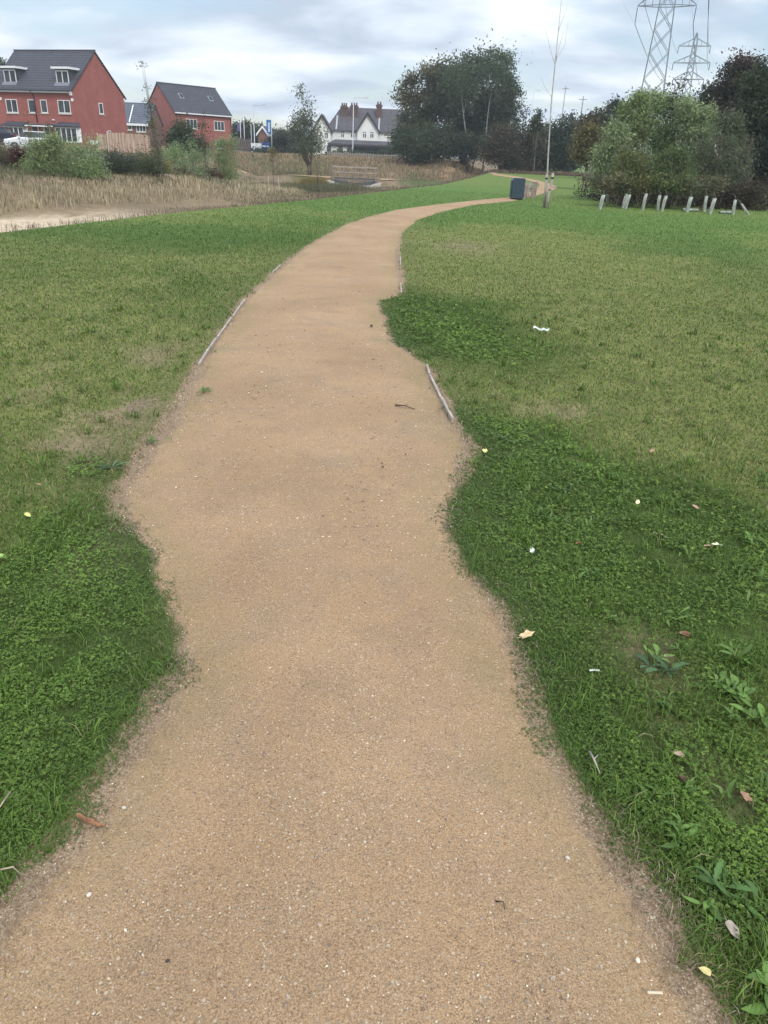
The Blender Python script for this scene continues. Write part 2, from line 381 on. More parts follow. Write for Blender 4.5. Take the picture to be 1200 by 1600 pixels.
grit = noi(210, 3, 0.8)
base = mixc(nt, 1.0, base, ramp(nt, grit, [(0.30, (0.48, 0.45, 0.43)), (0.5, (1, 1, 1)), (0.70, (1.5, 1.5, 1.5))]), 'MULTIPLY')
grit2 = noi(430, 2, 0.6)
base = mixc(nt, 1.0, base, ramp(nt, grit2, [(0.3, (0.72, 0.70, 0.68)), (0.7, (1.28, 1.28, 1.28))]), 'MULTIPLY')
vor = N(nt, 'ShaderNodeTexVoronoi', Scale=95.0); nt.links.new(P, vor.inputs['Vector'])
vsep = N(nt, 'ShaderNodeSeparateColor'); nt.links.new(vor.outputs['Color'], vsep.inputs[0])
chip = mth(nt, 'MULTIPLY', mth(nt, 'GREATER_THAN', vsep.outputs[0], 0.80), mth(nt, 'LESS_THAN', vor.outputs['Distance'], 0.36))
base = mixc(nt, mth(nt, 'MULTIPLY', chip, 0.75), base, mixc(nt, vsep.outputs[1], (0.62, 0.52, 0.40), (0.20, 0.15, 0.11)))
# algae and fines gather along both edges
ed = mth(nt, 'ADD', ae.outputs['Fac'], mth(nt, 'MULTIPLY', mth(nt, 'SUBTRACT', noi(4.5, 6, 0.65), 0.5), 0.34))
alg = ramp(nt, ed, [(0.0, (0.0,)*3), (0.06, (0.5,)*3), (0.14, (0.35,)*3), (0.30, (0,)*3)])
base = mixc(nt, mth(nt, 'MULTIPLY', alg, ramp(nt, noi(1.3, 3), [(0.35, (0.1,)*3), (0.65, (1,)*3)])), base, (0.215, 0.185, 0.085))
e2 = mth(nt, 'ADD', ae.outputs['Fac'], mth(nt, 'MULTIPLY', mth(nt, 'SUBTRACT', noi(9.0, 6, 0.7), 0.5), 0.16))
soil = ramp(nt, noi(130, 5, 0.8), [(0.32, (0.12, 0.080, 0.048)), (0.50, (0.28, 0.195, 0.122)), (0.67, (0.52, 0.40, 0.285))])
aso = N(nt, 'ShaderNodeAttribute', attribute_name='soil').outputs['Fac']
e3 = mth(nt, 'ADD', mth(nt, 'MULTIPLY', mth(nt, 'SUBTRACT', e2, mth(nt, 'ADD', mth(nt, 'MULTIPLY', aso, 0.085), 0.0)), 9.0), 0.5)
base = mixc(nt, ramp(nt, e3, [(0.30, (1,)*3), (0.70, (0,)*3)]), base, soil)
aco = N(nt, 'ShaderNodeAttribute', attribute_name='Col')
under = mixc(nt, 1.0, aco.outputs['Color'], ramp(nt, noi(40, 5, 0.7), [(0.3, (0.55, 0.55, 0.5)), (0.7, (1.5, 1.45, 1.5))]), 'MULTIPLY')
e4 = mth(nt, 'ADD', mth(nt, 'MULTIPLY', mth(nt, 'ADD', e2, mth(nt, 'ADD', mth(nt, 'MULTIPLY', aso, 0.17), 0.015)), 9.0), 0.5)
base = mixc(nt, ramp(nt, e4, [(0.30, (1,)*3), (0.70, (0,)*3)]), base, under)
# scuffed, greyer and darker smears where people walk
wear = mth(nt, 'MULTIPLY', ramp(nt, noi(1.1, 7, 0.62, Distortion=0.9), [(0.50, (0,)*3), (0.66, (1,)*3)]), ramp(nt, ae.outputs['Fac'], [(0.15, (0,)*3), (0.5, (0.5,)*3)]))
base = mixc(nt, wear, base, mixc(nt, 1.0, base, (0.82, 0.80, 0.79), 'MULTIPLY'))
pit = ramp(nt, noi(85, 4, 0.8), [(0.32, (0.48, 0.45, 0.43)), (0.45, (1,)*3)])
base = mixc(nt, 0.8, base, pit, 'MULTIPLY')
nt.links.new(base, b.inputs['Base Color']); b.inputs['Roughness'].default_value = 0.92; b.inputs['Specular IOR Level'].default_value = 0.2
hsum = mth(nt, 'ADD', mth(nt, 'MULTIPLY', grit, 1.0), mth(nt, 'MULTIPLY', noi(55, 5, 0.75), 1.2)); hsum = mth(nt, 'ADD', hsum, mth(nt, 'MULTIPLY', chip, 0.5))
bp = N(nt, 'ShaderNodeBump', Strength=0.75, Distance=0.007); nt.links.new(hsum, bp.inputs['Height']); nt.links.new(bp.outputs[0], b.inputs['Normal'])
GRAVEL = mgv
OUT = [-0.34, -0.22, -0.12, -0.06, 0.0, 0.05, 0.12, 0.22]
def strip(LL, RR, name, mat, wout=1.0, crown=0.02, lift=0.005, out=OUT, along0=0):
    cr = RR-LL; w = np.hypot(*cr.T)[:, None]; u = cr/w; n = len(LL); pts = []; ed = []
    half = [o*wout for o in out]
    for o in half:
        oo = np.minimum(o, w*0.3) if o > 0 else o; pts.append(LL+u*oo); ed.append(np.full(n, 1.0)*(oo[:,0] if o > 0 else o))
    for fr in (0.4, 0.5, 0.6): pts.append(LL+cr*fr); ed.append(w[:,0]*min(fr, 1-fr))
    for o in half[::-1]:
        oo = np.minimum(o, w*0.3) if o > 0 else o; pts.append(RR-u*oo); ed.append(np.full(n, 1.0)*(oo[:,0] if o > 0 else o))
    Pn = np.stack(pts, 1); E = np.stack(ed, 1); k = Pn.shape[1]
    x, y = Pn[..., 0], Pn[..., 1]; z = hz(x, y) + lift + crown*sm(0, 0.5, E)
    t = np.r_[0, np.cumsum(np.hypot(*np.diff((LL+RR)/2, axis=0).T))]
    idx = np.arange(n*k).reshape(n, k); F = np.stack([idx[:-1,:-1], idx[:-1,1:], idx[1:,1:], idx[1:,:-1]], -1).reshape(-1, 4)
    o = mesh_np(name, np.stack([x, y, z], -1).reshape(-1, 3), [F], mat, col=ground_col(x, y).reshape(-1, 3), attr={'edge': E.ravel(), 'soil': soilw(x, y).ravel(), 'along': np.repeat(t, k)}, smooth=True)
    return tag(o, kind='structure')
strip(LL, RR, 'path', GRAVEL)
# the branch that leaves the path by the hedge, and the track over the bridge
jl = np.array([gt(770, 272.2)[:2], gt(752, 270.8)[:2], gt(735, 270)[:2], gt(726, 269.9)[:2]]); jr = np.array([gt(781, 269.3)[:2], gt(757, 268.6)[:2], gt(739, 268.6)[:2], gt(727, 269.1)[:2]])
strip(resample(jl, 14), resample(jr, 14), 'path.001', GRAVEL, 0.5)
kl = np.array([gt(744, 268.2)[:2], gt(765, 265.8)[:2], gt(782, 263.6)[:2]]); kr = np.array([gt(744, 267.4)[:2], gt(765, 264.6)[:2], gt(783, 262.6)[:2]])
strip(resample(kl, 10), resample(kr, 10), 'path.002', GRAVEL, 0.5)
for pts, nm in (([(BX-24, BY+5.5), (BX-16, BY+3), (BX-9, BY+1.4), (BX-2.7, BY+0.6)], 'track'), ([(BX+2.7, BY+0.6), (BX+6, BY+1.5), (BX+9.0, BY+5), (BX+11.5, BY+14)], 'track.001')):
    c = resample(np.array(pts), 24); d = np.gradient(c, axis=0); d /= np.hypot(*d.T)[:, None]; nrm = np.c_[-d[:,1], d[:,0]]
    strip(c+nrm*0.55, c-nrm*0.55, nm, GRAVEL, 0.4, 0.01, 0.012)
# tarmac road in front of the houses
mr = plain('tarmac', (0.115, 0.115, 0.12), 0.85, var=0.15, scale=2.0)
c = np.array([(-95, 69.5), (-60, 69.0), (-38, 68.5), (-29, 69.5), (-24, 75)]); c = resample(c, 30); d = np.gradient(c, axis=0); d /= np.hypot(*d.T)[:, None]; nrm = np.c_[-d[:,1], d[:,0]]
strip(c+nrm*2.4, c-nrm*2.4, 'road', mr, 0.3, 0.02, 0.02)
ph = (1+5**0.5)/2
ICO = np.array([(-1,ph,0),(1,ph,0),(-1,-ph,0),(1,-ph,0),(0,-1,ph),(0,1,ph),(0,-1,-ph),(0,1,-ph),(ph,0,-1),(ph,0,1),(-ph,0,-1),(-ph,0,1)])/1.9
ICF = np.array([(0,11,5),(0,5,1),(0,1,7),(0,7,10),(0,10,11),(1,5,9),(5,11,4),(11,10,2),(10,7,6),(7,1,8),(3,9,4),(3,4,2),(3,2,6),(3,6,8),(3,8,9),(4,9,5),(2,4,11),(6,2,10),(8,6,7),(9,8,1)])
def stones(name, x, y, z, r, col, mat, label, cat):
    n = len(x); J = ICO[None]*rng.uniform(0.75, 1.25, (n, 12, 1)); a = rng.uniform(0, 6.283, n); st = np.stack([rng.uniform(0.9, 1.5, n), rng.uniform(0.7, 1.0, n), rng.uniform(0.35, 0.65, n)], -1)
    J = J*st[:,None]; cx, sx = np.cos(a)[:,None], np.sin(a)[:,None]
    V = np.stack([J[...,0]*cx-J[...,1]*sx, J[...,0]*sx+J[...,1]*cx, J[...,2]], -1)*r[:,None,None] + np.stack([x, y, z], -1)[:,None]
    i = np.arange(n)[:,None]*12; Fc = (i[:,:,None]+ICF[None]).reshape(-1,3)
    return tag(mesh_np(name, V.reshape(-1,3), [Fc], mat, col=np.repeat(col, 12, 0)), label, cat, kind='stuff')
STONE, nt, b = newmat('stone'); a = N(nt, 'ShaderNodeAttribute', attribute_name='Col'); nt.links.new(a.outputs['Color'], b.inputs['Base Color']); b.inputs['Roughness'].default_value = 0.85
# ---------------------------------------------------------------- blades of the mown lawn
def blades(name, x, y, z, h, wdt, lean, az, c0, c1, mat, label=None, cat=None, group=None, kind='stuff'):
    n = len(x); d = np.c_[np.cos(az), np.sin(az)]; s = np.c_[-d[:,1], d[:,0]]
    tw = rng.uniform(-1.2, 1.2, n); s = s*np.cos(tw)[:,None] + d*np.sin(tw)[:,None]
    B = np.c_[x, y, z]; V = np.zeros((n, 5, 3))
    mid = B.copy(); mid[:,2] += h*0.6*np.cos(lean*0.6); mid[:,:2] += d*(h*0.6*np.sin(lean*0.6))[:,None]
    tip = B.copy(); tip[:,2] += h*np.cos(lean)*0.95; tip[:,:2] += d*(h*np.sin(lean)*1.0)[:,None]
    o = np.c_[s, np.zeros(n)]*(wdt/2)[:,None]
    V[:,0] = B-o*0.8; V[:,1] = B+o*0.8; V[:,2] = mid+o; V[:,3] = mid-o; V[:,4] = tip
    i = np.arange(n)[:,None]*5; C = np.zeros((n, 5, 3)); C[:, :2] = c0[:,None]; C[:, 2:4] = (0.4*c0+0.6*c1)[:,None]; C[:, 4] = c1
    o = mesh_np(name, V.reshape(-1,3), [i+np.array([[0,1,2,3]]), i+np.array([[3,2,4]])], mat, col=C.reshape(-1,3))
    return tag(o, label, cat, group, kind)
def polar(n, r0, r1, a=1.05):
    r = r0*(r1/r0)**rng.random(n); t = rng.uniform(-a, a, n); return r*np.sin(t), r*np.cos(t), r
def lawncol(L, n, dn=0.0):
    g = np.array((0.080, 0.150, 0.023)); g2 = np.array((0.142, 0.230, 0.042)); st = np.array((0.34, 0.305, 0.155)); st2 = np.array((0.22, 0.21, 0.095))
    k = rng.random(n)[:,None]; green = g*(1-k)+g2*k; k2 = rng.random(n)[:,None]; dry = st*(1-k2)+st2*k2
    m = (rng.random(n) < np.clip(0.43-0.55*L+dn, 0.02, 0.9))[:,None]
    return np.where(m, dry, green)*rng.uniform(0.75, 1.3, n)[:,None]
n = 820000
x, y, r = polar(n, 0.75, 42)
s = (xe(y)-x)*0.94
keep = s < 0.15*rng.random(n)
x, y, r = x[keep], y[keep], r[keep]
e = edist(x, y) + (fbm(x, y, 9, 12)-0.5)*0.16
L = lush(x, y)
bare = (fbm(x, y, 3.0, 14)-0.62)*1.2 + 0.35*np.exp(-np.abs(e)/0.07)*(1-0.6*L)
sw = soilw(x, y); keep = (e < -0.01-0.11*sw*rng.random(len(x))) & (rng.random(len(x)) > np.clip(np.maximum(bare, 0.95*barez(x, y)*sm(0.35, 0.6, fbm(x, y, 2.6, 91))), 0, 0.9)) & (rng.random(len(x)) > 0.55*clover(x, y))
x, y, r, L, e = [q[keep] for q in (x, y, r, L, e)]; n = len(x)
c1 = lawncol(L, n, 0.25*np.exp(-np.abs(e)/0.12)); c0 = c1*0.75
h = rng.uniform(0.018, 0.044, n)*(0.8+0.35*L)*(1+0.025*np.clip(r-4, 0, 14)); wd = 0.0030*np.clip(r/2.9, 0.8, 3.6)
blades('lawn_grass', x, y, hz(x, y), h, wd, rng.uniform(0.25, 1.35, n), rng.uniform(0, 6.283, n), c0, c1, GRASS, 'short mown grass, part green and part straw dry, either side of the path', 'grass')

# coarse tufts that stand above the mown sward
k = 1100; x, y, r = polar(k, 1.2, 9); e = edist(x, y); L = lush(x, y); s = (xe(y)-x)
ok = (e < -0.06) & (s < 0); x, y, L = x[ok], y[ok], L[ok]
q = 16; xx = np.repeat(x, q)+rng.normal(0, 0.022, len(x)*q); yy = np.repeat(y, q)+rng.normal(0, 0.022, len(x)*q); LLs = np.repeat(L, q); n = len(xx)
c1 = lawncol(np.clip(LLs+0.25, 0, 1), n)*1.15; rr = np.hypot(xx, yy)
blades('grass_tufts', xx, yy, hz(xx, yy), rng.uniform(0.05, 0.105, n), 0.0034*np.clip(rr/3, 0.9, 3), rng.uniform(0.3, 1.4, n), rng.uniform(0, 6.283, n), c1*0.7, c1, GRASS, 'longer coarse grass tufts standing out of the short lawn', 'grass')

# ---------------------------------------------------------------- creeping clover
def leaflets(n_leaf, base, size, tilt, az, col, k=3, spread=2.094, ratio=0.95):
    """k leaflets round a stalk top; each a folded five-point leaf"""
    T = []; F5 = []; C = []
    nx = np.sin(tilt)*np.cos(az); ny = np.sin(tilt)*np.sin(az); nz = np.cos(tilt)
    Nn = np.c_[nx, ny, nz]; ref = np.where(np.abs(nz)[:,None] > 0.9, np.array([[1.,0,0]]), np.array([[0,0,1.]]))
    U = np.cross(Nn, ref); U /= np.linalg.norm(U, axis=1)[:,None]; Wv = np.cross(Nn, U); a0 = rng.uniform(0, 6.283, n_leaf)
    for j in range(k):
        a = a0+spread*j+rng.normal(0, 0.15, n_leaf); D = U*np.cos(a)[:,None]+Wv*np.sin(a)[:,None]; S = np.cross(Nn, D); sz = size[:,None]*rng.uniform(0.85, 1.15, (n_leaf,1))
        V = np.stack([base, base+D*sz*0.45+S*sz*0.46*ratio+Nn*sz*0.16, base+D*sz*0.95+S*sz*0.3*ratio+Nn*sz*0.05, base+D*sz*0.95-S*sz*0.3*ratio+Nn*sz*0.05, base+D*sz*0.45-S*sz*0.46*ratio+Nn*sz*0.16, base+D*sz*0.6], 1)
        T.append(V); C.append(np.repeat(col[:,None]*rng.uniform(0.85, 1.15, (n_leaf,1,1)), 6, 1))
    V = np.concatenate(T); C = np.concatenate(C); i = np.arange(len(V))[:,None]*6
    return V.reshape(-1,3), [i+np.array([[0,5,2,1]]), i+np.array([[0,4,3,5]]), i+np.array([[5,3,2]])], C.reshape(-1,3)
n = 430000; x, y, r = polar(n, 0.7, 11)
e = edist(x, y) + (fbm(x, y, 7, 15)-0.5)*0.14; cv = clover(x, y); s = (xe(y)-x)
gap = fbm(x, y, 6.0, 16)
sw = soilw(x, y); keep = (e < 0.035-0.15*sw*rng.random(n)**0.5) & (s < 0) & (rng.random(n) < np.clip(cv*1.1, 0, 1)) & (gap > 0.34+0.1*np.exp(-np.abs(e)/0.06))
x, y, r, e, cv = [q[keep] for q in (x, y, r, e, cv)]; n = len(x)
hh = rng.uniform(0.010, 0.038, n)*(0.35+0.65*sm(0.0, 0.25, -e)); sz = rng.uniform(0.0034, 0.0085, n)*np.clip(r/3.0, 0.85, 2.6)*(0.65+0.35*sm(0.0, 0.3, -e))
k = rng.random(n)[:,None]; tone = fbm(x, y, 1.4, 18)[:,None]
col = np.array((0.066, 0.122, 0.021))*(1-k)+np.array((0.155, 0.245, 0.040))*k; col *= (0.45+1.1*tone)*(0.6+0.8*fbm(x, y, 5.0, 81)[:,None]); br = rng.random(n) < 0.10; col[br] = np.array((0.20, 0.29, 0.06))*rng.uniform(0.8, 1.2, (br.sum(), 1))
edgec = np.exp(-np.abs(e)/0.16)[:,None]*0.75; col = col*(1-edgec)+np.array((0.058, 0.092, 0.038))*edgec*rng.uniform(0.8,1.4,(n,1))
V, Fq, Cc = leaflets(n, np.c_[x, y, hz(x, y)+hh], sz, np.abs(rng.normal(0.35, 0.3, n)), rng.uniform(0, 6.283, n), col)
tag(mesh_np('clover', V, Fq, GRASS, col=Cc), 'dense small-leaved clover creeping over both edges of the path', 'clover', kind='stuff')

# small plantains and daisies too many to count
k = 130; cx = rng.uniform(0.75, 2.6, k); cy = rng.uniform(1.1, 4.2, k); ok = edist(cx, cy) < -0.12; cx, cy = cx[ok], cy[ok]; q = 9
xx = np.repeat(cx, q)+rng.normal(0, 0.016, len(cx)*q); yy = np.repeat(cy, q)+rng.normal(0, 0.016, len(cx)*q); n = len(xx); c = np.array([(0.13,0.225,0.05),(0.10,0.18,0.042),(0.16,0.24,0.065)])[rng.integers(0, 3, n)]*rng.uniform(.75, 1.2, (n,1))
blades('broadleaf_seedlings', xx, yy, hz(xx, yy)+0.012, rng.uniform(0.03, 0.07, n), rng.uniform(0.006, 0.013, n), rng.uniform(0.5, 1.35, n), rng.uniform(0, 6.283, n), c*0.85, c, GRASS, 'small light green broad-leaved seedlings dotted through the near right turf', 'weeds')

# ---------------------------------------------------------------- dead straw along the edges
n = 150000; x, y, r = polar(n, 0.75, 20); e = edist(x, y)+rng.normal(0, 0.02, n); st = fbm(x, y, 1.7, 19)
keep = (np.abs(e+0.03) < 0.02+(0.05+0.16*soilw(x, y))*rng.random(n)) & (st > 0.40) & ((xe(y)-x) < 0); x, y, r = x[keep], y[keep], r[keep]; n = len(x)
k = rng.random(n)[:,None]; c = np.array((0.46, 0.37, 0.27))*(1-k)+np.array((0.20, 0.14, 0.10))*k
blades('dead_straw', x, y, hz(x, y)+0.008, rng.uniform(0.010, 0.055, n)*(0.6+0.6*rng.random(n)), 0.0019*np.clip(r/2.2, 0.8, 3), rng.uniform(1.2, 1.52, n), rng.uniform(0, 6.283, n), c*0.9, c, STRAW, 'bleached dead grass stalks lying along the path edges', 'straw')

# ---------------------------------------------------------------- loose stones on the path
n = 130000; x, y, r = polar(n, 0.75, 13, 0.9); e = edist(x, y); sw = soilw(x, y); dens = 0.30+0.7*sm(0.5, 0.68, fbm(x, y, 2.2, 23))+0.9*np.exp(-np.abs(e)/0.06)*(0.4+sw)
keep = (e > -0.04-0.14*sw) & (rng.random(n) < dens); x, y, r, e = x[keep], y[keep], r[keep], e[keep]; n = len(x)
rad = np.exp(rng.normal(np.log(0.0016), 0.42, n))*np.clip(r/2.4, 0.8, 2.2)
pal = np.array([(0.58,0.48,0.36),(0.70,0.62,0.50),(0.42,0.31,0.21),(0.30,0.215,0.15),(0.48,0.36,0.24),(0.36,0.27,0.2),(0.17,0.13,0.11),(0.40,0.33,0.29)])
col = pal[rng.choice(8, n, p=[.17,.08,.20,.17,.16,.11,.06,.05])]*rng.uniform(0.85, 1.15, (n,1))
stones('gravel', x, y, hz(x, y)+0.005+0.02*sm(0, 0.5, e)+rad*0.1, rad, col, STONE, 'fine loose pale and tan stones scattered on the path', 'gravel')
# ---------------------------------------------------------------- building materials
def brick(name, c, c2, mortar, scale=1.0):
    m, nt, b = newmat(name); tc = N(nt, 'ShaderNodeTexCoord'); P = tc.outputs['Object']
    geo = N(nt, 'ShaderNodeNewGeometry')
    sp = N(nt, 'ShaderNodeSeparateXYZ'); nt.links.new(P, sp.inputs[0])
    cb = N(nt, 'ShaderNodeCombineXYZ'); nt.links.new(mth(nt, 'ADD', sp.outputs[0], sp.outputs[1]), cb.inputs[0]); nt.links.new(sp.outputs[2], cb.inputs[1])
    br = N(nt, 'ShaderNodeTexBrick'); nt.links.new(cb.outputs[0], br.inputs['Vector'])
    br.inputs['Color1'].default_value = (*c, 1); br.inputs['Color2'].default_value = (*c2, 1); br.inputs['Mortar'].default_value = (*mortar, 1)
    br.inputs['Scale'].default_value = 1.0; br.inputs['Brick Width'].default_value = 0.225; br.inputs['Row Height'].default_value = 0.075; br.inputs['Mortar Size'].default_value = 0.009
    n = N(nt, 'ShaderNodeTexNoise', Scale=0.9, Detail=6.0, Roughness=0.65); nt.links.new(P, n.inputs['Vector'])
    v = ramp(nt, n.outputs['Fac'], [(0.3, (0.84,)*3), (0.7, (1.14,)*3)])
    nt.links.new(mixc(nt, 1.0, br.outputs['Color'], v, 'MULTIPLY'), b.inputs['Base Color']); b.inputs['Roughness'].default_value = 0.88
    return m
def tiles(name, c, course=0.3, var=0.18):
    m, nt, b = newmat(name); tc = N(nt, 'ShaderNodeTexCoord'); P = tc.outputs['Object']
    sp = N(nt, 'ShaderNodeSeparateXYZ'); nt.links.new(P, sp.inputs[0])
    z = mth(nt, 'MULTIPLY', sp.outputs[2], 1.0/course); fr = mth(nt, 'FRACT', z)
    n = N(nt, 'ShaderNodeTexNoise', Scale=1.6, Detail=5.0); nt.links.new(P, n.inputs['Vector'])
    cb = N(nt, 'ShaderNodeCombineXYZ'); nt.links.new(mth(nt, 'FLOOR', mth(nt, 'MULTIPLY', sp.outputs[0], 3.2)), cb.inputs[0]); nt.links.new(mth(nt, 'FLOOR', z), cb.inputs[1])
    wn = N(nt, 'ShaderNodeTexWhiteNoise'); nt.links.new(cb.outputs[0], wn.inputs['Vector'])
    base = ramp(nt, n.outputs['Fac'], [(0.3, tuple(v*(1-var) for v in c)), (0.7, tuple(v*(1+var) for v in c))])
    base = mixc(nt, 1.0, base, ramp(nt, wn.outputs['Value'], [(0, (0.88,)*3), (1, (1.12,)*3)]), 'MULTIPLY')
    base = mixc(nt, ramp(nt, fr, [(0.0, (0.9,)*3), (0.25, (0,)*3)]), base, tuple(min(1, v*2.6) for v in c))
    nt.links.new(base, b.inputs['Base Color']); b.inputs['Roughness'].default_value = 0.75
    bp = N(nt, 'ShaderNodeBump', Strength=0.5, Distance=0.03); nt.links.new(fr, bp.inputs['Height']); nt.links.new(bp.outputs[0], b.inputs['Normal'])
    return m
M_BRICK = brick('red_brick', (0.355, 0.095, 0.074), (0.28, 0.074, 0.060), (0.30, 0.15, 0.13))
M_BRICK2 = brick('brown_brick', (0.20, 0.10, 0.075), (0.16, 0.08, 0.06), (0.2, 0.13, 0.1))
M_SLATE = tiles('grey_concrete_tiles', (0.040, 0.042, 0.054), 0.27); M_SLATE2 = tiles('dark_slates', (0.062, 0.056, 0.064), 0.22, 0.25)
M_UPVC = plain('white_frame', (0.78, 0.79, 0.80), 0.35, var=0.03); M_RENDER = plain('white_render', (0.74, 0.74, 0.71), 0.85, var=0.07, scale=1.2)
M_STONE = plain('pale_sill', (0.52, 0.46, 0.40), 0.85); M_LEAD = plain('lead_grey', (0.055, 0.06, 0.075), 0.6); M_BLACK = plain('black_plastic', (0.02, 0.02, 0.024), 0.45)
M_FLASH = plain('pale_flashing', (0.40, 0.42, 0.45), 0.6)
M_FENCE, nt, b = newmat('bare_timber'); tc = N(nt, 'ShaderNodeTexCoord'); mp = N(nt, 'ShaderNodeMapping'); mp.inputs['Scale'].default_value = (5.5, 5.5, 0.35); nt.links.new(tc.outputs['Object'], mp.inputs[0])
n = N(nt, 'ShaderNodeTexNoise', Scale=1.3, Detail=4.0, Roughness=0.7); nt.links.new(mp.outputs[0], n.inputs['Vector']); nt.links.new(ramp(nt, n.outputs['Fac'], [(0.35, (0.24, 0.15, 0.105)), (0.5, (0.42, 0.29, 0.215)), (0.65, (0.58, 0.44, 0.34))]), b.inputs['Base Color']); b.inputs['Roughness'].default_value = 0.85; M_FENCED = plain('weathered_timber', (0.235, 0.20, 0.17), 0.9, var=0.28, scale=6, bump=0.3)
M_STAKE = plain('grey_stake_wood', (0.33, 0.29, 0.25), 0.9, var=0.25, scale=8, bump=0.3)
M_GALV = plain('galvanised_steel', (0.21, 0.235, 0.26), 0.45, 0.5, var=0.1); M_GREYPOLE = plain('grey_pole_paint', (0.47, 0.50, 0.52), 0.5)
def glassmat():
    m, nt, b = newmat('window_glass'); tc = N(nt, 'ShaderNodeTexCoord'); n = N(nt, 'ShaderNodeTexNoise', Scale=1.1, Detail=3.0); nt.links.new(tc.outputs['Object'], n.inputs['Vector'])
    nt.links.new(ramp(nt, n.outputs['Fac'], [(0.35, (0.012, 0.016, 0.02)), (0.7, (0.07, 0.08, 0.085))]), b.inputs['Base Color']); b.inputs['Roughness'].default_value = 0.06
    return m
M_GLASS = glassmat()

class Plane:
    """a vertical building face in its own metres: X along it, Z up"""
    def __init__(s, O, ang): s.O = np.array(O, float); s.a = np.array([math.cos(ang), math.sin(ang), 0]); s.n = np.array([-math.sin(ang), math.cos(ang), 0])
    def hit(s, px, py, off=0.0):
        d = ray(px, py); t = ((s.O+s.n*off-cC)@s.n)/(d@s.n); p = cC+t*d-s.O; return float(p@s.a), float(p[2]+s.O[2])
    def rect(s, x0, y0, x1, y1, off=0.0):
        # pixel rectangle -> local x0,x1,z0,z1 (mid-height for x, mid-width for z)
        xm, ym = (x0+x1)/2, (y0+y1)/2
        a = s.hit(x0, ym, off)[0]; b = s.hit(x1, ym, off)[0]; z1 = s.hit(xm, y0, off)[1]; z0 = s.hit(xm, y1, off)[1]; return a, b, z0, z1
def T_front(x, y, z): return (x, y, z)
def window(root, r, n=2, y=0.0, face='front', at0=0.0, sill=True, fr=0.07, mat=None, name='window', glass=None):
    """white frame standing 40 mm proud of the wall, panes behind it; face 'front' looks along -Y, 'side' along +X or -X"""
    a, b, z0, z1 = r
    def B(m, u0, u1, d0, d1, w0, w1):
        if face == 'front': m.box(u0, u1, y-d1, y-d0, w0, w1)
        elif face == 'right': m.box(at0+d0, at0+d1, u0, u1, w0, w1)
        else: m.box(at0-d1, at0-d0, u0, u1, w0, w1)
    m = MB(); f = min(fr, (b-a)*0.16)
    B(m, a, a+f, -0.05, 0.04, z0, z1); B(m, b-f, b, -0.05, 0.04, z0, z1); B(m, a+f, b-f, -0.05, 0.04, z0, z0+f); B(m, a+f, b-f, -0.05, 0.04, z1-f, z1)
    for i in range(1, n):
        c = a+f+(b-a-2*f)*i/n; B(m, c-f*0.55, c+f*0.55, -0.05, 0.035, z0+f, z1-f)
    o = m.build(name, mat or M_UPVC, root)
    p = MB(); B(p, a+f, b-f, -0.04, 0.012, z0+f, z1-f); p.build('pane', glass or M_GLASS, o)
    if sill:
        q = MB(); B(q, a-0.08, b+0.08, -0.05, 0.09, z0-0.13, z0-0.003); q.build('sill', M_STONE, o)
    return o
def gable_shell(m, L0, L1, D, ze, zr):
    m.prism([(0, -0.6), (D, -0.6), (D, ze), (D/2, zr), (0, ze)], 'x', L0, L1)
def gable_roof(m, L0, L1, D, ze, zr, oh=0.28, th=0.14, gap=0.03, ends=(0.12, 0.12)):
    k = (zr-ze)/(D/2); top = zr+gap
    prof = [(-oh, ze-oh*k+gap), (D/2, top), (D+oh, ze-oh*k+gap), (D+oh, ze-oh*k+gap+th), (D/2, top+th*1.15), (-oh, ze-oh*k+gap+th)]
    m.prism(prof, 'x', L0-ends[0], L1+ends[1])

# ---------------------------------------------------------------- red brick pair with dormers
Y1 = 90.0
A = at(122, 229, Y1); Bk = at(197, 152, 99.0); gz = float(hz(A[0], A[1])); zE = at(122, 142.5, Y1)[2]-gz
ang1 = math.atan2(Bk[1]-A[1], Bk[0]-A[0]) - math.pi/2
h1 = empty('brick_house', (A[0], A[1], gz), ang1); tag(h1, 'red brick semi-detached house with two flat-topped dormers in its grey roof', 'house', 'red brick houses on the new estate')
FR = Plane((A[0], A[1], gz), ang1); GB = Plane((A[0], A[1], gz), ang1+math.pi/2)
def fz(r): return (r[0], r[1], r[2]-gz, r[3]-gz)
D1 = GB.hit(197.5, 190)[0]; zR = GB.hit(152, 83)[1]-gz; L1 = FR.hit(12, 170)[0]-0.0
Lw0 = -10.6
m = MB(); gable_shell(m, Lw0, 0, D1, zE, zR); m.build('wall', M_BRICK, h1)
m = MB(); gable_roof(m, Lw0, 0, D1, zE, zR); rf1 = m.build('roof', M_SLATE, h1)
m = MB(); m.box(Lw0-0.15, 0.15, D1/2-0.12, D1/2+0.12, zR+0.13, zR+0.26); m.build('ridge', M_LEAD, rf1)
m = MB(); m.box(Lw0-0.13, 0.13, -0.34, -0.24, zE-0.22, zE-0.06); m.build('fascia', M_UPVC, h1)
m = MB(); m.box(Lw0-0.14, 0.14, -0.46, -0.345, zE-0.09, zE+0.01); m.build('gutter', M_BLACK, h1)
xd = FR.hit(56, 170)[0]
m = MB(); m.tube([(xd-0.12, -0.4, zE-0.1), (xd-0.1, -0.1, zE-0.4), (xd, -0.08, zE-0.6), (xd, -0.08, 2.3)], 0.055); m.build('downpipe', M_BLACK, h1)
for r, n in (((10, 155, 27.5, 176), 2), ((44.7, 155.5, 55, 176), 1), ((64, 155.8, 74, 176.2), 1), ((91, 156.4, 110, 177), 2)): window(h1, fz(FR.rect(*r)), n)
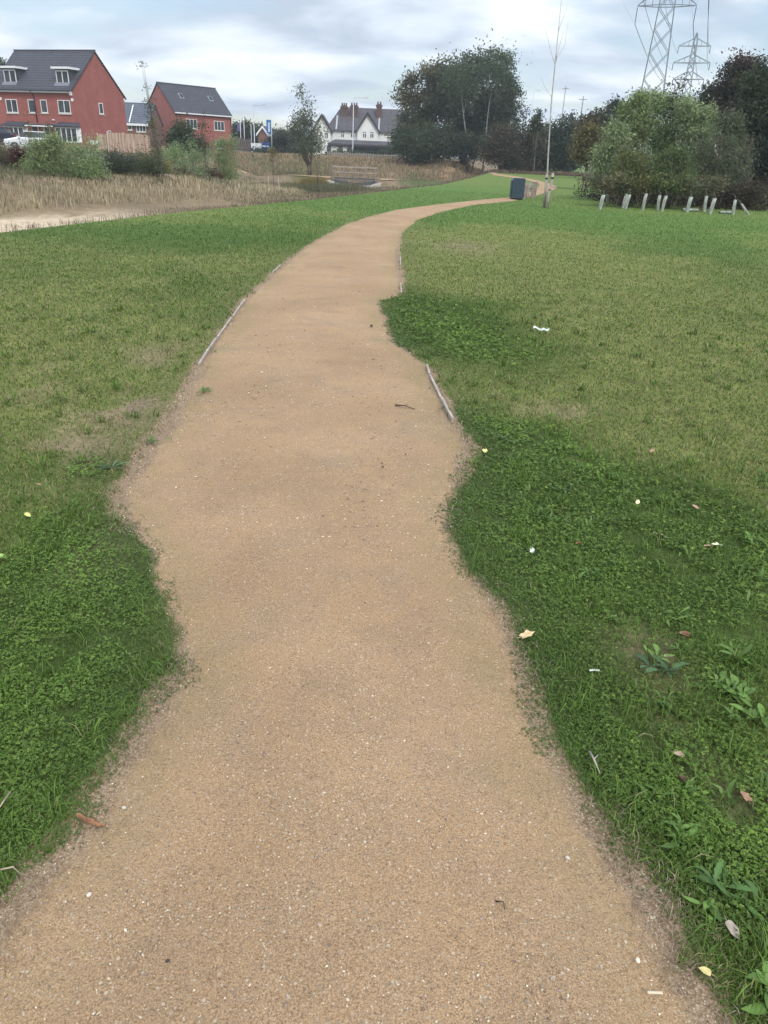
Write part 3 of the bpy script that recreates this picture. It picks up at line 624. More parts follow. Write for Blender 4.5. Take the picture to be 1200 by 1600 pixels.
for r, rr in (((6.5, 197.5, 38, 219.5), (4, 192.5, 38.5, 198.5)), ((87.5, 199, 121, 222.5), (85, 194.5, 120, 200.5))):
    a, b, z0, z1 = fz(FR.rect(*r, off=-0.6))
    m = MB(); m.prism([(a+0.1, -0.55), (b-0.1, -0.55), (b+0.05, 0.0), (a-0.05, 0.0)], 'z', -0.3, z0-0.02); bay = m.build('bay', M_BRICK, h1)
    window(bay, (a, b, z0, z1), 4, y=-0.6, fr=0.09, name='bay_window', sill=False)
    m = MB(); m.prism([(b-0.15, -0.56), (b+0.06, -0.02), (b-0.05, 0.02), (b-0.22, -0.5)], 'z', z0, z1); m.build('bay_side', M_UPVC, bay); m = MB(); m.prism([(a+0.15, -0.56), (a-0.06, -0.02), (a+0.05, 0.02), (a+0.22, -0.5)], 'z', z0, z1); m.build('bay_side', M_UPVC, bay)
    m = MB(); m.add([(a-0.15, -0.8, z1), (b+0.15, -0.8, z1), (b+0.15, -0.8, z1+0.13), (a-0.15, -0.8, z1+0.13), (a-0.1, 0, z1), (b+0.1, 0, z1), (b-0.15, 0, z1+0.5), (a+0.15, 0, z1+0.5)], [(0,1,2,3), (3,2,6,7), (0,3,7,4), (1,5,6,2), (0,4,5,1), (4,7,6,5)]); m.build('bay_roof', M_SLATE, bay)
a, b, z0, z1 = fz(FR.rect(42, 194.5, 85, 198.0, off=-0.5))
m = MB(); m.box(a, b, -0.85, 0.0, z0, z0+0.13); m.build('porch_canopy', M_UPVC, h1)
m = MB(); m.box(a+0.05, b-0.05, -0.8, 0.0, z0+0.14, z0+0.26); m.build('canopy_roof', M_LEAD, h1)
M_DOOR = plain('dark_blue_door', (0.02, 0.024, 0.05), 0.4)
for x0, x1 in ((51.5, 62.5), (70.5, 80.5)):
    a, b, _, _ = FR.rect(x0, 200, x1, 230); dz = 2.12
    m = MB(); m.box(a, a+0.09, -0.05, 0.05, 0, dz); m.box(b-0.09, b, -0.05, 0.05, 0, dz); m.box(a+0.09, b-0.09, -0.05, 0.05, dz-0.09, dz); fr_ = m.build('door_frame', M_UPVC, h1)
    m = MB(); m.box(a+0.09, b-0.09, -0.02, 0.05, 0.05, dz-0.09); m.build('door', M_DOOR, fr_)
for r in ((111.5, 154, 115, 159), (0, 152, 3, 157)):
    a, b, z0, z1 = fz(FR.rect(*r)); m = MB(); m.prism([(a, z0+0.1), ((a+b)/2, z0), (b, z0+0.1), (b, z1), (a, z1)], 'y', -0.09, 0.02); m.build('alarm_box', M_UPVC, h1)
a, b, z0, z1 = fz(FR.rect(82, 186.5, 86, 188)); m = MB(); m.box(a, b, -0.1, 0.02, z0, z1); m.build('vent_cowl', M_UPVC, h1)
# dormers
for wr, fr_ in (((88.0, 110.0, 107.3, 130.5), (82.5, 104.2, 122, 109)), ((6.5, 108.7, 25.0, 129), (-2, 103.8, 40, 108.5))):
    kk = (zR-zE)/(D1/2); yy = 0.75
    a, b, z0, z1 = fz(FR.rect(*wr, off=yy)); dm = MB(); zb = zE+(yy-0.05)*kk
    yb = (z1+0.12-zE)/kk
    dm.prism([(yy, zb), (yb, z1+0.12), (yy, z1+0.12)], 'x', a-0.06, b+0.06); dor = dm.build('dormer', M_LEAD, h1)
    window(dor, (a, b, z0, z1), 2, y=yy, fr=0.09, sill=False)
    m = MB(); m.box(a-0.33, b+0.33, yy-0.32, yb+0.5, z1+0.125, z1+0.33); m.build('dormer_roof', M_UPVC, dor)
    m = MB(); m.add([(a-0.15, yy-0.42, zE+(yy-0.42)*kk+0.2), (b+0.15, yy-0.42, zE+(yy-0.42)*kk+0.2), (b+0.15, yy-0.03, zE+(yy-0.03)*kk+0.2), (a-0.15, yy-0.03, zE+(yy-0.03)*kk+0.2), (a-0.15, yy-0.42, zE+(yy-0.42)*kk+0.17), (b+0.15, yy-0.42, zE+(yy-0.42)*kk+0.17), (b+0.15, yy-0.03, zE+(yy-0.03)*kk+0.17), (a-0.15, yy-0.03, zE+(yy-0.03)*kk+0.17)], [(0,1,2,3), (4,7,6,5), (0,4,5,1), (1,5,6,2), (2,6,7,3), (3,7,4,0)]); m.build('dormer_apron', plain('apron_grey', (0.17, 0.18, 0.21), 0.6), dor)
# gable side
r = fz(GB.rect(154.5, 161, 161, 178)); window(h1, r, 1, face='right', at0=0.0, fr=0.08)
r = fz(GB.rect(169, 204, 173.3, 213)); window(h1, r, 1, face='right', at0=0.0, fr=0.06, sill=False)
for r in ((141, 219.5, 145, 229.5), (148.3, 219.5, 152, 229.5)):
    a, b, z0, z1 = fz(GB.rect(*r)); m = MB(); m.box(0.0, 0.22, a, b, max(0.35, z0), z1); m.build('meter_box', M_UPVC, h1)
m = MB(); m.box(-0.06, 0.02, D1-0.1, D1+0.3, zE-0.42, zE-0.08); m.build('eaves_box', M_UPVC, h1); m = MB(); m.box(-0.06, 0.02, -0.3, 0.1, zE-0.42, zE-0.08); m.build('eaves_box', M_UPVC, h1)

# ---------------------------------------------------------------- second brick house
A2 = at(277.5, 236, 130.0); gz2 = float(hz(A2[0], A2[1])); E2 = at(277.5, 174.5, 130.0); R2 = at(362.5, 181.5, 138.5)
ang2 = math.atan2(R2[1]-A2[1], R2[0]-A2[0])
h2 = empty('brick_house', (A2[0], A2[1], gz2), ang2); tag(h2, 'plain red brick house with a rooflight, behind the round green bush', 'house', 'red brick houses on the new estate')
F2 = Plane((A2[0], A2[1], gz2), ang2); G2 = Plane((A2[0], A2[1], gz2), ang2+math.pi/2)
zE2 = E2[2]-gz2; W2 = F2.hit(362, 195)[0]; D2 = G2.hit(228, 190)[0]; zR2 = G2.hit(247, 130.5)[1]-gz2
def f2(r): return (r[0], r[1], r[2]-gz2, r[3]-gz2)
m = MB(); gable_shell(m, 0, W2, D2, zE2, zR2); m.build('wall', M_BRICK, h2)
m = MB(); gable_roof(m, 0, W2, D2, zE2, zR2, oh=0.3); rf2 = m.build('roof', M_SLATE, h2)
m = MB(); m.box(-0.15, W2+0.15, D2/2-0.12, D2/2+0.12, zR2+0.13, zR2+0.26); m.build('ridge', M_LEAD, rf2)
m = MB(); m.box(-0.13, W2+0.13, -0.36, -0.25, zE2-0.22, zE2-0.06); m.build('fascia', M_UPVC, h2)
for r, n in (((291, 186, 308, 201), 3), ((334.4, 189.3, 350.3, 203.8), 3), ((337, 218.8, 352, 232), 3)): window(h2, f2(F2.rect(*r)), n)
r = f2(G2.rect(251, 185, 247, 197)); window(h2, r, 1, face='left', at0=0.0, fr=0.1)
kk = (zR2-zE2)/(D2/2)
def rooflight(px, py):
    x, z = F2.hit(px, py, off=D2*0.28); y = D2*0.28; zt = zE2+y*kk+0.2
    c = math.atan(kk); M4 = Matrix.Translation((x, y, zt)) @ Matrix.Rotation(c, 4, 'X')
    m = MB(); m.box(-0.33, 0.33, -0.5, 0.5, -0.02, 0.06, M4); o = m.build('rooflight', M_FLASH, h2)
    m = MB(); m.box(-0.26, 0.26, -0.42, 0.42, 0.061, 0.075, M4); m.build('pane', M_GLASS, o)
rooflight(329, 157); rooflight(283, 152)
m = MB(); m.tube([(0.25, -0.1, zE2-0.3), (0.25, -0.09, 0)], 0.06); m.build('downpipe', M_BLACK, h2); m = MB(); m.tube([(W2-0.2, -0.1, zE2-0.3), (W2-0.2, -0.09, 0)], 0.06); m.build('downpipe', M_BLACK, h2)
m = MB(); m.tube([(-0.09, D2-0.3, zE2-0.2), (-0.09, D2-0.3, 0)], 0.07); m.build('downpipe', M_BLACK, h2)

# ---------------------------------------------------------------- low house between the two
A3 = at(200, 234, 122.0); gz3 = float(hz(A3[0], A3[1])); ang3 = math.radians(2)
h3 = empty('brick_house', (A3[0], A3[1], gz3), ang3); tag(h3, 'low brick house with a blue-grey roof showing in the gap between the two taller houses', 'house', 'red brick houses on the new estate')
F3 = Plane((A3[0], A3[1], gz3), ang3); zE3 = F3.hit(212, 192.5)[1]-gz3; W3 = F3.hit(233, 200)[0]; D3 = 8.0; zR3 = F3.hit(212, 162.5, off=4.0)[1]-gz3
m = MB(); gable_shell(m, -4.0, W3, D3, zE3, zR3); m.build('wall', M_BRICK2, h3)
M_SL3 = tiles('blue_grey_tiles', (0.065, 0.075, 0.098)); m = MB(); gable_roof(m, -4.0, W3, D3, zE3, zR3); m.build('roof', M_SL3, h3)
m = MB(); m.box(-4.1, W3+0.12, -0.36, -0.25, zE3-0.34, zE3-0.04); m.build('fascia', M_UPVC, h3)
def f3(r): return (r[0], r[1], r[2]-gz3, r[3]-gz3)
for r, n in (((199.5, 193.8, 206, 203), 1), ((213, 194.2, 228, 206), 3)): window(h3, f3(F3.rect(*r)), n)
xs = F3.hit(201.5, 180)[0]; kk3 = (zR3-zE3)/(D3/2)
m = MB(); m.bar((xs, -0.2, zE3+0.1), (xs-0.2, D3/2-0.6, zR3-0.2), 0.14, 0.12); m.build('soil_pipe', M_UPVC, h3)

# ---------------------------------------------------------------- white pub with gables
YP = 165.0
P0 = at(505, 239, YP); gp0 = float(hz(P0[0], P0[1]))
pub = empty('rendered_pub', (P0[0], P0[1], gp0), 0.0); tag(pub, 'white rendered pub with steep dark gables and tall brick chimneys', 'pub')
FP = Plane((P0[0], P0[1], gp0), 0.0)
def fp(px, py, off=0.0): x, z = FP.hit(px, py, off); return x, z-gp0
zEp = fp(545, 203)[1]; xr = fp(640, 200)[0]; xl = fp(491, 202)[0]; DP = 9.0
zRp = fp(575, 169, off=4.5)[1]
m = MB(); m.box(fp(500, 210)[0]+0.4, xr, 0, DP, -1, zEp); m.build('wall', M_RENDER, pub)
# main roof hipped at the left, ridge parallel to the front
xh0 = fp(508, 203)[0]; xh1 = fp(533, 169, 4.5)[0]
m = MB(); v = [(xh0, -0.35, zEp-0.1), (xr, -0.35, zEp-0.1), (xr, DP/2, zRp), (xh1, DP/2, zRp), (xh0, DP+0.35, zEp-0.1), (xr, DP+0.35, zEp-0.1)]
v += [(p[0], p[1], p[2]-0.18) for p in v]
m.add(v, [(0,1,2,3), (3,2,5,4), (0,3,4), (1,5,2), (6,9,8,7), (9,10,11,8), (6,10,9), (7,8,11), (0,6,7,1), (4,5,11,10), (0,4,10,6), (1,7,11,5)]); rfp = m.build('roof', M_SLATE2, pub)
def pub_gable(x0, x1, xa, za, yf, back, zl, nm):
    """a front gable: white wall, dark roof running back into the main roof"""
    m = MB(); m.prism([(x0, -1), (x1, -1), (x1, zl), (xa, za), (x0, zl)], 'y', yf, 0.5); gw = m.build(nm, M_RENDER, pub)
    m = MB(); t = 0.22
    for xs, s in ((x0, -1), (x1, 1)):
        k = (za-zl)/(xa-xs); xo = xs+s*0.35; zo = zl+(xo-xs)*k
        m.prism([(xo, zo), (xa, za), (xa, za+t*1.5), (xo, zo+t)], 'y', yf-0.35, back)
    g = m.build('gable_roof', M_SLATE2, gw)
    m = MB()
    for xs, s in ((x0, -1), (x1, 1)):
        k = (za-zl)/(xa-xs); xo = xs+s*0.36; zo = zl+(xo-xs)*k
        m.prism([(xo, zo-0.16), (xa, za-0.22), (xa, za+t*1.55), (xo, zo+t+0.02)], 'y', yf-0.42, yf-0.355)
    m.build('bargeboard', M_BLACK, gw); return gw
xa, za = fp(574.4, 177.5, -0.6); x0, zl = fp(558.5, 203, -0.6); x1, _ = fp(591.5, 203, -0.6)
pub_gable(x0, x1, xa, za, -0.6, 4.3, zl, 'gable')
xa, za = fp(502.5, 180.5, -2.0); x0, _ = fp(490, 203, -2.0); x1, zl = fp(516.5, 203, -2.0)
pub_gable(x0, x1, xa, za, -2.0, 3.2, zl, 'gable')
M_PUBBRICK = brick('dark_chimney_brick', (0.115, 0.06, 0.05), (0.09, 0.05, 0.042), (0.15, 0.1, 0.08))
for px, pw, pt in ((538, 9.5, 161.5), (553.5, 11.5, 161.0), (592.3, 8.0, 159.5)):
    x, zt = fp(px, pt, 3.2); x0 = fp(px-pw/2, 175, 3.2)[0]; x1 = fp(px+pw/2, 175, 3.2)[0]; yy = 2.4
    m = MB(); m.box(x0, x1, yy, yy+1.0, zEp+1.2, zt-0.9); m.box(x0-0.14, x1+0.14, yy-0.14, yy+1.14, zt-0.9, zt-0.55); m.box(x0+0.05, x1-0.05, yy+0.05, yy+0.95, zt-0.55, zt-0.35)
    ch = m.build('chimney', M_PUBBRICK, pub)
    m = MB(); npot = 3 if pw > 9 else 2
    for i in range(npot):
        xx = x0+(x1-x0)*(i+0.5)/npot; m.tube([(xx, yy+0.5, zt-0.4), (xx, yy+0.5, zt-0.1), (xx, yy+0.5, zt+0.05)], [0.16, 0.13, 0.17], 8)
    m.build('chimney_pot', M_PUBBRICK, ch)
for r, n, off in (((532.3, 208, 538.3, 215.3), 2, 0), ((547.6, 208, 553.8, 215.5), 2, 0), ((566.4, 208.2, 572.8, 215.8), 2, -0.6), ((577.8, 208.4, 584.2, 216), 2, -0.6), ((507.8, 206.5, 513.2, 216.5), 2, -2.0)):
    q = FP.rect(*r, off=off); q = (q[0], q[1], q[2]-gp0, q[3]-gp0); wn = window(pub, q, n, y=off, fr=0.1, sill=False)
    m = MB(); a, b, z0, z1 = q
    for i in range(2):
        c = a+(b-a)*(0.27+0.46*i); m.box(c-0.13, c+0.13, off-0.055, off-0.041, z1+0.05, z1+0.22)
    m.build('window_hood', M_BLACK, wn)
# lean-to along the front
xa, zt = fp(524, 217.8); xb, zb = fp(634, 226, -2.2); zb = fp(560, 225.2, -2.2)[1]; x00 = fp(512, 224, -2.2)[0]
m = MB(); m.add([(x00, -2.5, zb), (xb, -2.5, zb), (xb, -0.62, zt), (xa, -0.62, zt), (x00, -2.5, zb-0.2), (xb, -2.5, zb-0.2), (xb, -0.62, zt-0.2), (xa, -0.62, zt-0.2)], [(0,1,2,3), (4,7,6,5), (0,4,5,1), (1,5,6,2), (2,6,7,3), (3,7,4,0)]); lt = m.build('verandah_roof', M_SLATE2, pub)
m = MB(); m.box(x00+0.1, xb-0.1, -2.44, -2.36, zb-0.5, zb-0.21); m.build('fascia', M_BLACK, lt)
M_DARKFRONT = plain('dark_shopfront', (0.045, 0.047, 0.055), 0.5)  # one even dark tone for the ground-floor front and the posts
m = MB(); m.box(fp(553, 230)[0], xb-0.3, -0.75, -0.62, -0.5, zb-0.25); m.build('shopfront', M_DARKFRONT, pub)
m = MB(); m.box(fp(505, 230)[0], fp(553, 230)[0]-0.02, -2.05, -0.62, -0.5, zb-0.25); m.build('front_bay', M_RENDER, pub)
for px in (514, 532, 546):
    x = fp(px, 232, -2.2)[0]; m = MB(); m.box(x-0.4, x+0.4, -2.3, -2.06, -0.4, zb-0.52); m.build('post', M_DARKFRONT, pub)
# two lines of dark lettering on the render, too small to read
a, b, z0, z1 = FP.rect(600.5, 210.3, 614.0, 212.2); z0 -= gp0; z1 -= gp0
m = MB(); xx = a
while xx < b: wl = random.uniform(0.09, 0.16); m.box(xx, xx+wl, -0.03, 0.02, z0, z1*random.uniform(0.985, 1.0)); xx += wl+0.05
m.build('wall_lettering', M_BLACK, pub); m = MB()
m2 = FP.rect(604.3, 214.4, 610.6, 216.1); xx = m2[0]
while xx < m2[1]: wl = random.uniform(0.09, 0.16); m.box(xx, xx+wl, -0.03, 0.02, m2[2]-gp0, m2[3]-gp0); xx += wl+0.05
m.build('wall_lettering', M_BLACK, pub)
for px, py0, py1 in ((525.5, 179, 201), (591.8, 177, 201.5)):
    x, za = fp(px, py0, 2.5); x2, zb2 = fp(px, py1, 0.0); kp = (zRp-zEp+0.1)/(DP/2+0.35)
    m = MB(); m.bar((x2, -0.3, zEp+0.0), (x2, 2.6, zEp-0.1+2.95*kp+0.05), 0.28, 0.1); m.build('flashing', M_FLASH, rfp)

# ---------------------------------------------------------------- far small brick house, tower block
A4 = at(404, 232, 160); z4 = float(hz(A4[0], A4[1])); h4 = empty('brick_house', (A4[0], A4[1], z4)); tag(h4, 'small brown brick house with white bargeboards, half hidden behind the blue banner', 'house')
F4 = Plane((A4[0], A4[1], z4), 0.0); x0 = 0.0; x1 = F4.hit(418, 220)[0]; zl = F4.hit(411, 208)[1]-z4; za = F4.hit(411, 198.5)[1]-z4; xa = (x0+x1)/2
m = MB(); m.prism([(x0, -1), (x1, -1), (x1, zl), (xa, za), (x0, zl)], 'y', 0, 8); m.build('wall', M_BRICK2, h4)
m = MB(); mb = MB()
for xs, s in ((x0, -1), (x1, 1)):
    k = (za-zl)/(xa-xs); xo = xs+s*0.35; zo = zl+(xo-xs)*k
    m.prism([(xo, zo+0.02), (xa, za+0.02), (xa, za+0.25), (xo, zo+0.2)], 'y', -0.3, 8.2); mb.prism([(xo, zo-0.2), (xa, za-0.2), (xa, za+0.26), (xo, zo+0.22)], 'y', -0.38, -0.31)
m.build('roof', M_SLATE2, h4); mb.build('bargeboard', M_UPVC, h4)
T0 = at(847.5, 210, 420); tb = empty('tower_block', (T0[0], T0[1], 0)); tag(tb, 'distant pale tower block rising just above the brown hedge', 'building')
FT = Plane((T0[0], T0[1], 0), 0.0); x0, zt = FT.hit(844.3, 191.5); x1, _ = FT.hit(851.5, 192)
m = MB(); m.box(x0, x1, 0, 9, 0, zt); m.box(x0-1.8, x0, 1.5, 8, 0, zt-0.8); m.build('wall', plain('pale_concrete', (0.55, 0.58, 0.60), 0.8), tb)
for i in range(7):
    z = zt-1.6-i*1.9; m = MB(); m.box(x0+0.3, x1-0.3, -0.06, 0.02, z-0.6, z+0.3); m.build('window', M_GLASS, tb)

# ---------------------------------------------------------------- fences
def board_fence(name, pts, h, wb, mat, label, cat='fence', post=0.1, cap=True, gap=0.012, group=None):
    pts = [np.array(p, float) for p in pts]; root = empty(name, (pts[0][0], pts[0][1], float(hz(*pts[0])))); O = root.location
    tag(root, label, cat, group); mb = MB(); mr_ = MB()
    for p, q in zip(pts[:-1], pts[1:]):
        L = np.hypot(*(q-p)); u = (q-p)/L; n = np.array([-u[1], u[0]]); k = int(L/wb)
        for i in range(k):
            c = p+u*(i+0.5)*L/k; z = float(hz(*c)); ww = L/k-gap
            M4 = Matrix.Translation((c[0]-O.x, c[1]-O.y, z-O.z)) @ Matrix.Rotation(math.atan2(u[1], u[0])+random.uniform(-.03, .03), 4, 'Z'); hh = h+random.uniform(-0.025, 0.025)
            mb.box(-ww/2, ww/2, -0.012, 0.012, 0.04, hh, M4)
        for zz_ in (0.3, h*0.55, h-0.25):
            a = p+n*0.04; b_ = q+n*0.04; mr_.bar((a[0]-O.x, a[1]-O.y, float(hz(*p))-O.z+zz_), (b_[0]-O.x, b_[1]-O.y, float(hz(*q))-O.z+zz_), 0.05, 0.08)
        for t in np.arange(0, L+0.1, 1.83):
            c = p+u*t+n*0.10; z = float(hz(*c)); m = MB(); m.box(-post/2, post/2, -post/2, post/2, 0, h+0.08, Matrix.Translation((c[0]-O.x, c[1]-O.y, z-O.z))); m.build('post', M_STAKE if mat is not M_FENCE else M_STONE, root)
    mb.build('boards', mat, root); mr_.build('rail', mat, root); return root
fa = at(154, 230, 88); fb = at(169, 231, 88.0)
board_fence('board_fence', [fa[:2], fb[:2]], 1.55, 0.14, M_FENCE, 'short length of pale board fence meeting the gable of the dormer house', group='timber fences by the houses')
fc = at(172, 239, 80); fd = at(236, 241, 84)
board_fence('board_fence', [fc[:2], fd[:2]], 1.85, 0.15, M_FENCE, 'long pale closeboard fence standing in front of the gap between the houses', group='timber fences by the houses')
fe = at(362, 240, 126); ff = at(393, 241, 124)
board_fence('board_fence', [fe[:2], ff[:2]], 2.1, 0.35, plain('dark_hoarding', (0.12, 0.10, 0.095), 0.8, var=0.3), 'dark brown site hoarding beside the white panel', group='timber fences by the houses')
# low rail beside the road
ra = at(-25, 228, 66); rb_ = at(48, 230, 65.5); rt = empty('knee_rail', (ra[0], ra[1], float(hz(ra[0], ra[1])))); tag(rt, 'low pale timber knee rail along the road edge', 'fence')
O = rt.location; L = rb_-ra; k = 6
for i in range(k+1):
    c = ra+L*i/k; z = float(hz(c[0], c[1])); m = MB(); m.box(-0.06, 0.06, -0.06, 0.06, 0, 0.36, Matrix.Translation((c[0]-O.x, c[1]-O.y, z-O.z))); m.build('post', M_STONE, rt)
z0 = float(hz(ra[0], ra[1])); z1 = float(hz(rb_[0], rb_[1])); m = MB(); m.bar((0, -0.08, 0.33), (L[0], L[1]-0.08, z1-z0+0.33), 0.06, 0.13); m.build('rail', M_STONE, rt)
# palisade of pale pickets on the far bank, before the pub
pa = at(512, 243, 128); pb_ = at(640, 247, 126); pr = empty('picket_fence', (pa[0], pa[1], float(hz(pa[0], pa[1])))); tag(pr, 'row of pale pickets on the far bank below the pub', 'fence'); O = pr.location
mp_ = MB(); mr_ = MB(); L = pb_-pa; k = 46; zz0 = []
for i in range(k+1):
    c = pa+L*i/k; z = float(hz(c[0], c[1])); hh = 0.95+random.uniform(-.12, .08); mp_.prism([(-0.07, -0.2), (0.07, -0.2), (0.07, hh-0.1), (0, hh), (-0.07, hh-0.1)], 'y', c[1]-O.y-0.02, c[1]-O.y+0.02); 
    for q in range(10): v = list(mp_.v[-10+q]); mp_.v[-10+q] = (v[0]+c[0]-O.x, v[1], v[2]+z-O.z)
    zz0.append(z)
mr_.bar((0, 0.05, 0.6), (L[0], L[1]+0.05, zz0[-1]-O.z+0.6), 0.04, 0.09); mp_.build('pickets', M_STAKE, pr); mr_.build('rail', M_STAKE, pr)

# ---------------------------------------------------------------- site signs
wp = at(393, 252, 118); q = at(408.5, 224, 118); z0 = float(hz(wp[0], wp[1]))
s1 = empty('site_hoarding', (wp[0], wp[1], z0)); tag(s1, 'plain white panel at the end of the dark hoarding', 'hoarding')
wl = q[0]-wp[0]; hh = q[2]-z0
m = MB(); m.box(0, wl, 0, 0.06, 0.05, hh); m.build('board', plain('dirty_white_panel', (0.68, 0.70, 0.72), 0.6, var=0.08), s1)
for q0 in (0.05, wl-0.15): m = MB(); m.box(q0, q0+0.1, 0.061, 0.16, 0, hh+0.02); m.build('post', M_STAKE, s1)
M_BLUE = plain('sign_blue', (0.012, 0.055, 0.20), 0.5, var=0.06); M_BAN = plain('banner_blue', (0.02, 0.16, 0.42), 0.6, var=0.06)
bs = at(408.8, 243, 119.5); q = at(422, 223, 119.5); z0 = float(hz(bs[0], bs[1])); s2 = empty('site_sign', (bs[0], bs[1], z0)); tag(s2, 'dark blue sign board with one white line of lettering, next to the white panel', 'sign')
wl = q[0]-bs[0]; zb = at(415, 239, 119.5)[2]-z0; hh = q[2]-z0
m = MB(); m.box(0, wl, 0, 0.06, zb, hh); m.build('board', M_BLUE, s2)
for q0 in (0.1, wl-0.2): m = MB(); m.box(q0, q0+0.1, 0.061, 0.15, 0, hh-0.1); m.build('post', M_GREYPOLE, s2)
m = MB(); zt = hh-(hh-zb)*0.36; xx = 0.18
while xx < wl-0.3: ww = random.uniform(0.07, 0.13); m.box(xx, xx+ww, -0.02, -0.001, zt-0.09, zt+random.uniform(0.06, 0.11)); xx += ww+0.04
m.build('lettering', M_UPVC, s2)
bp_ = at(425.3, 245, 116); q = at(424.2, 186, 116); z0 = float(hz(bp_[0], bp_[1])); s3 = empty('banner_flag', (bp_[0], bp_[1], z0)); tag(s3, 'upright bright blue banner with white vertical lettering on a pale pole', 'banner')
hh = at(424.5, 187, 116)[2]-z0
m = MB(); m.tube([(0, 0, 0), (0, 0, hh+0.05)], 0.055, 8); m.build('pole', M_GREYPOLE, s3)
xa = at(416.4, 200, 116)[0]-bp_[0]; zt = at(420, 187.2, 116)[2]-z0; zb = at(420, 208.2, 116)[2]-z0; zc = at(420, 213, 116)[2]-z0
m = MB(); nn = 10
vs = []
for i in range(nn+1):
    t = i/nn; x = -0.06+(xa+0.06)*t; y = 0.06*math.sin(t*5)
    vs += [(x, y, zt), (x, y, zb), (x, y+0.012, zt), (x, y+0.012, zb)]
fs = []
for i in range(nn): a = 4*i; fs += [(a, a+1, a+5, a+4), (a+2, a+6, a+7, a+3), (a, a+4, a+6, a+2), (a+1, a+3, a+7, a+5)]
fs += [(0, 2, 3, 1), (4*nn, 4*nn+1, 4*nn+3, 4*nn+2)]
m.add(vs, fs); m.build('banner', M_BAN, s3)
m = MB(); xm = xa*0.52; z = zt-0.35
while z > zb+0.3: l = random.uniform(0.10, 0.17); m.box(xm-0.15, xm+0.15*random.uniform(0.7, 1), 0.06*math.sin(0.52*5)-0.03, 0.06*math.sin(0.52*5)-0.018, z-l, z); z -= l+0.045
m.build('lettering', M_UPVC, s3)
m = MB(); m.box(xa, -0.06, 0.0, 0.015, zc, zb-0.12); m.build('lower_banner', plain('grey_banner', (0.30, 0.34, 0.38), 0.7), s3)
def flagpole(px, py, Y, top, label, rad=0.055, flag=None):
    b0 = at(px, py, Y); z0 = float(hz(b0[0], b0[1])); hh = at(px, top, Y)[2]-z0; r = empty('flagpole', (b0[0], b0[1], z0)); tag(r, label, 'flagpole', 'flagpoles by the hoarding')
    m = MB(); m.tube([(0, 0, 0), (0, 0, hh*0.6), (0, 0, hh)], [rad, rad*0.85, rad*0.6], 8); m.build('pole', M_UPVC, r); m = MB(); m.tube([(0, 0, hh), (0, 0, hh+0.06), (0, 0, hh+0.12)], [0.03, 0.08, 0.02], 8); m.build('finial', M_UPVC, r)
    if flag:
        x0 = at(flag[0], flag[1], Y)[0]-b0[0]; x1 = at(flag[2], flag[1], Y)[0]-b0[0]; zt = at(flag[0], flag[1], Y)[2]-z0; zb = at(flag[0], flag[3], Y)[2]-z0
        m = MB(); vs = []; n = 8
        for i in range(n+1):
            t = i/n; x = x0+(x1-x0)*t; y = 0.12*math.sin(t*7)
            vs += [(x, y, zt-0.25*t*t), (x, y, zb+0.25*math.sin(t*3.1)), (x, y+0.015, zt-0.25*t*t), (x, y+0.015, zb+0.25*math.sin(t*3.1))]
        fs = []
        for i in range(n): a = 4*i; fs += [(a, a+1, a+5, a+4), (a+2, a+6, a+7, a+3), (a, a+4, a+6, a+2), (a+1, a+3, a+7, a+5)]
        fs += [(0, 2, 3, 1), (4*n, 4*n+1, 4*n+3, 4*n+2)]; m.add(vs, fs); m.build('flag', plain('purple_flag', (0.13, 0.11, 0.25), 0.7), r)
flagpole(377.5, 246, 127, 190, 'flagpole flying the drooping purple flag beside the second brick house', flag=(376.8, 192.5, 370, 207.5))
flagpole(383.2, 246, 125, 186, 'bare white flagpole rising from the middle of the dark hoarding'); flagpole(393.8, 246, 125, 196, 'shorter bare white flagpole behind the white panel', 0.045)
def lamp_post(px, py, Y, top, reach, label):
    b0 = at(px, py, Y); z0 = float(hz(b0[0], b0[1])); hh = at(px, top, Y)[2]-z0; r = empty('street_lamp', (b0[0], b0[1], z0)); tag(r, label, 'street lamp', 'street lamps along the main road')
    m = MB(); m.tube([(0, 0, 0), (0, 0, 1.2), (0, 0, 1.25), (0, 0, hh)], [0.12, 0.12, 0.08, 0.06], 8); m.build('column', M_GREYPOLE, r)
    m = MB(); m.tube([(0, 0, hh-0.02), (reach*0.15, 0, hh+0.03), (reach*0.75, 0, hh+0.06)], 0.04, 6); m.build('arm', M_GREYPOLE, r)
    m = MB(); s = 1 if reach > 0 else -1; x = reach*0.75; M4 = Matrix.Translation((x, 0, hh+0.06)); m.prism([(0, -0.05), (s*0.65, -0.03), (s*0.7, 0.02), (s*0.55, 0.08), (0, 0.06)], 'y', -0.14, 0.14)
    m.v = [tuple(M4 @ Vector(p)) for p in m.v]; m.build('lamp_head', M_GREYPOLE, r)
lamp_post(398.4, 243, 135, 164.5, 1.9, 'grey street lamp standing behind the white panel and the dark hoarding'); lamp_post(551, 240, 140, 153, 2.4, 'grey street lamp in front of the white pub')
lamp_post(824, 240, 190, 141.5, 0.9, 'slender street lamp above the brown hedge beside the big trees')

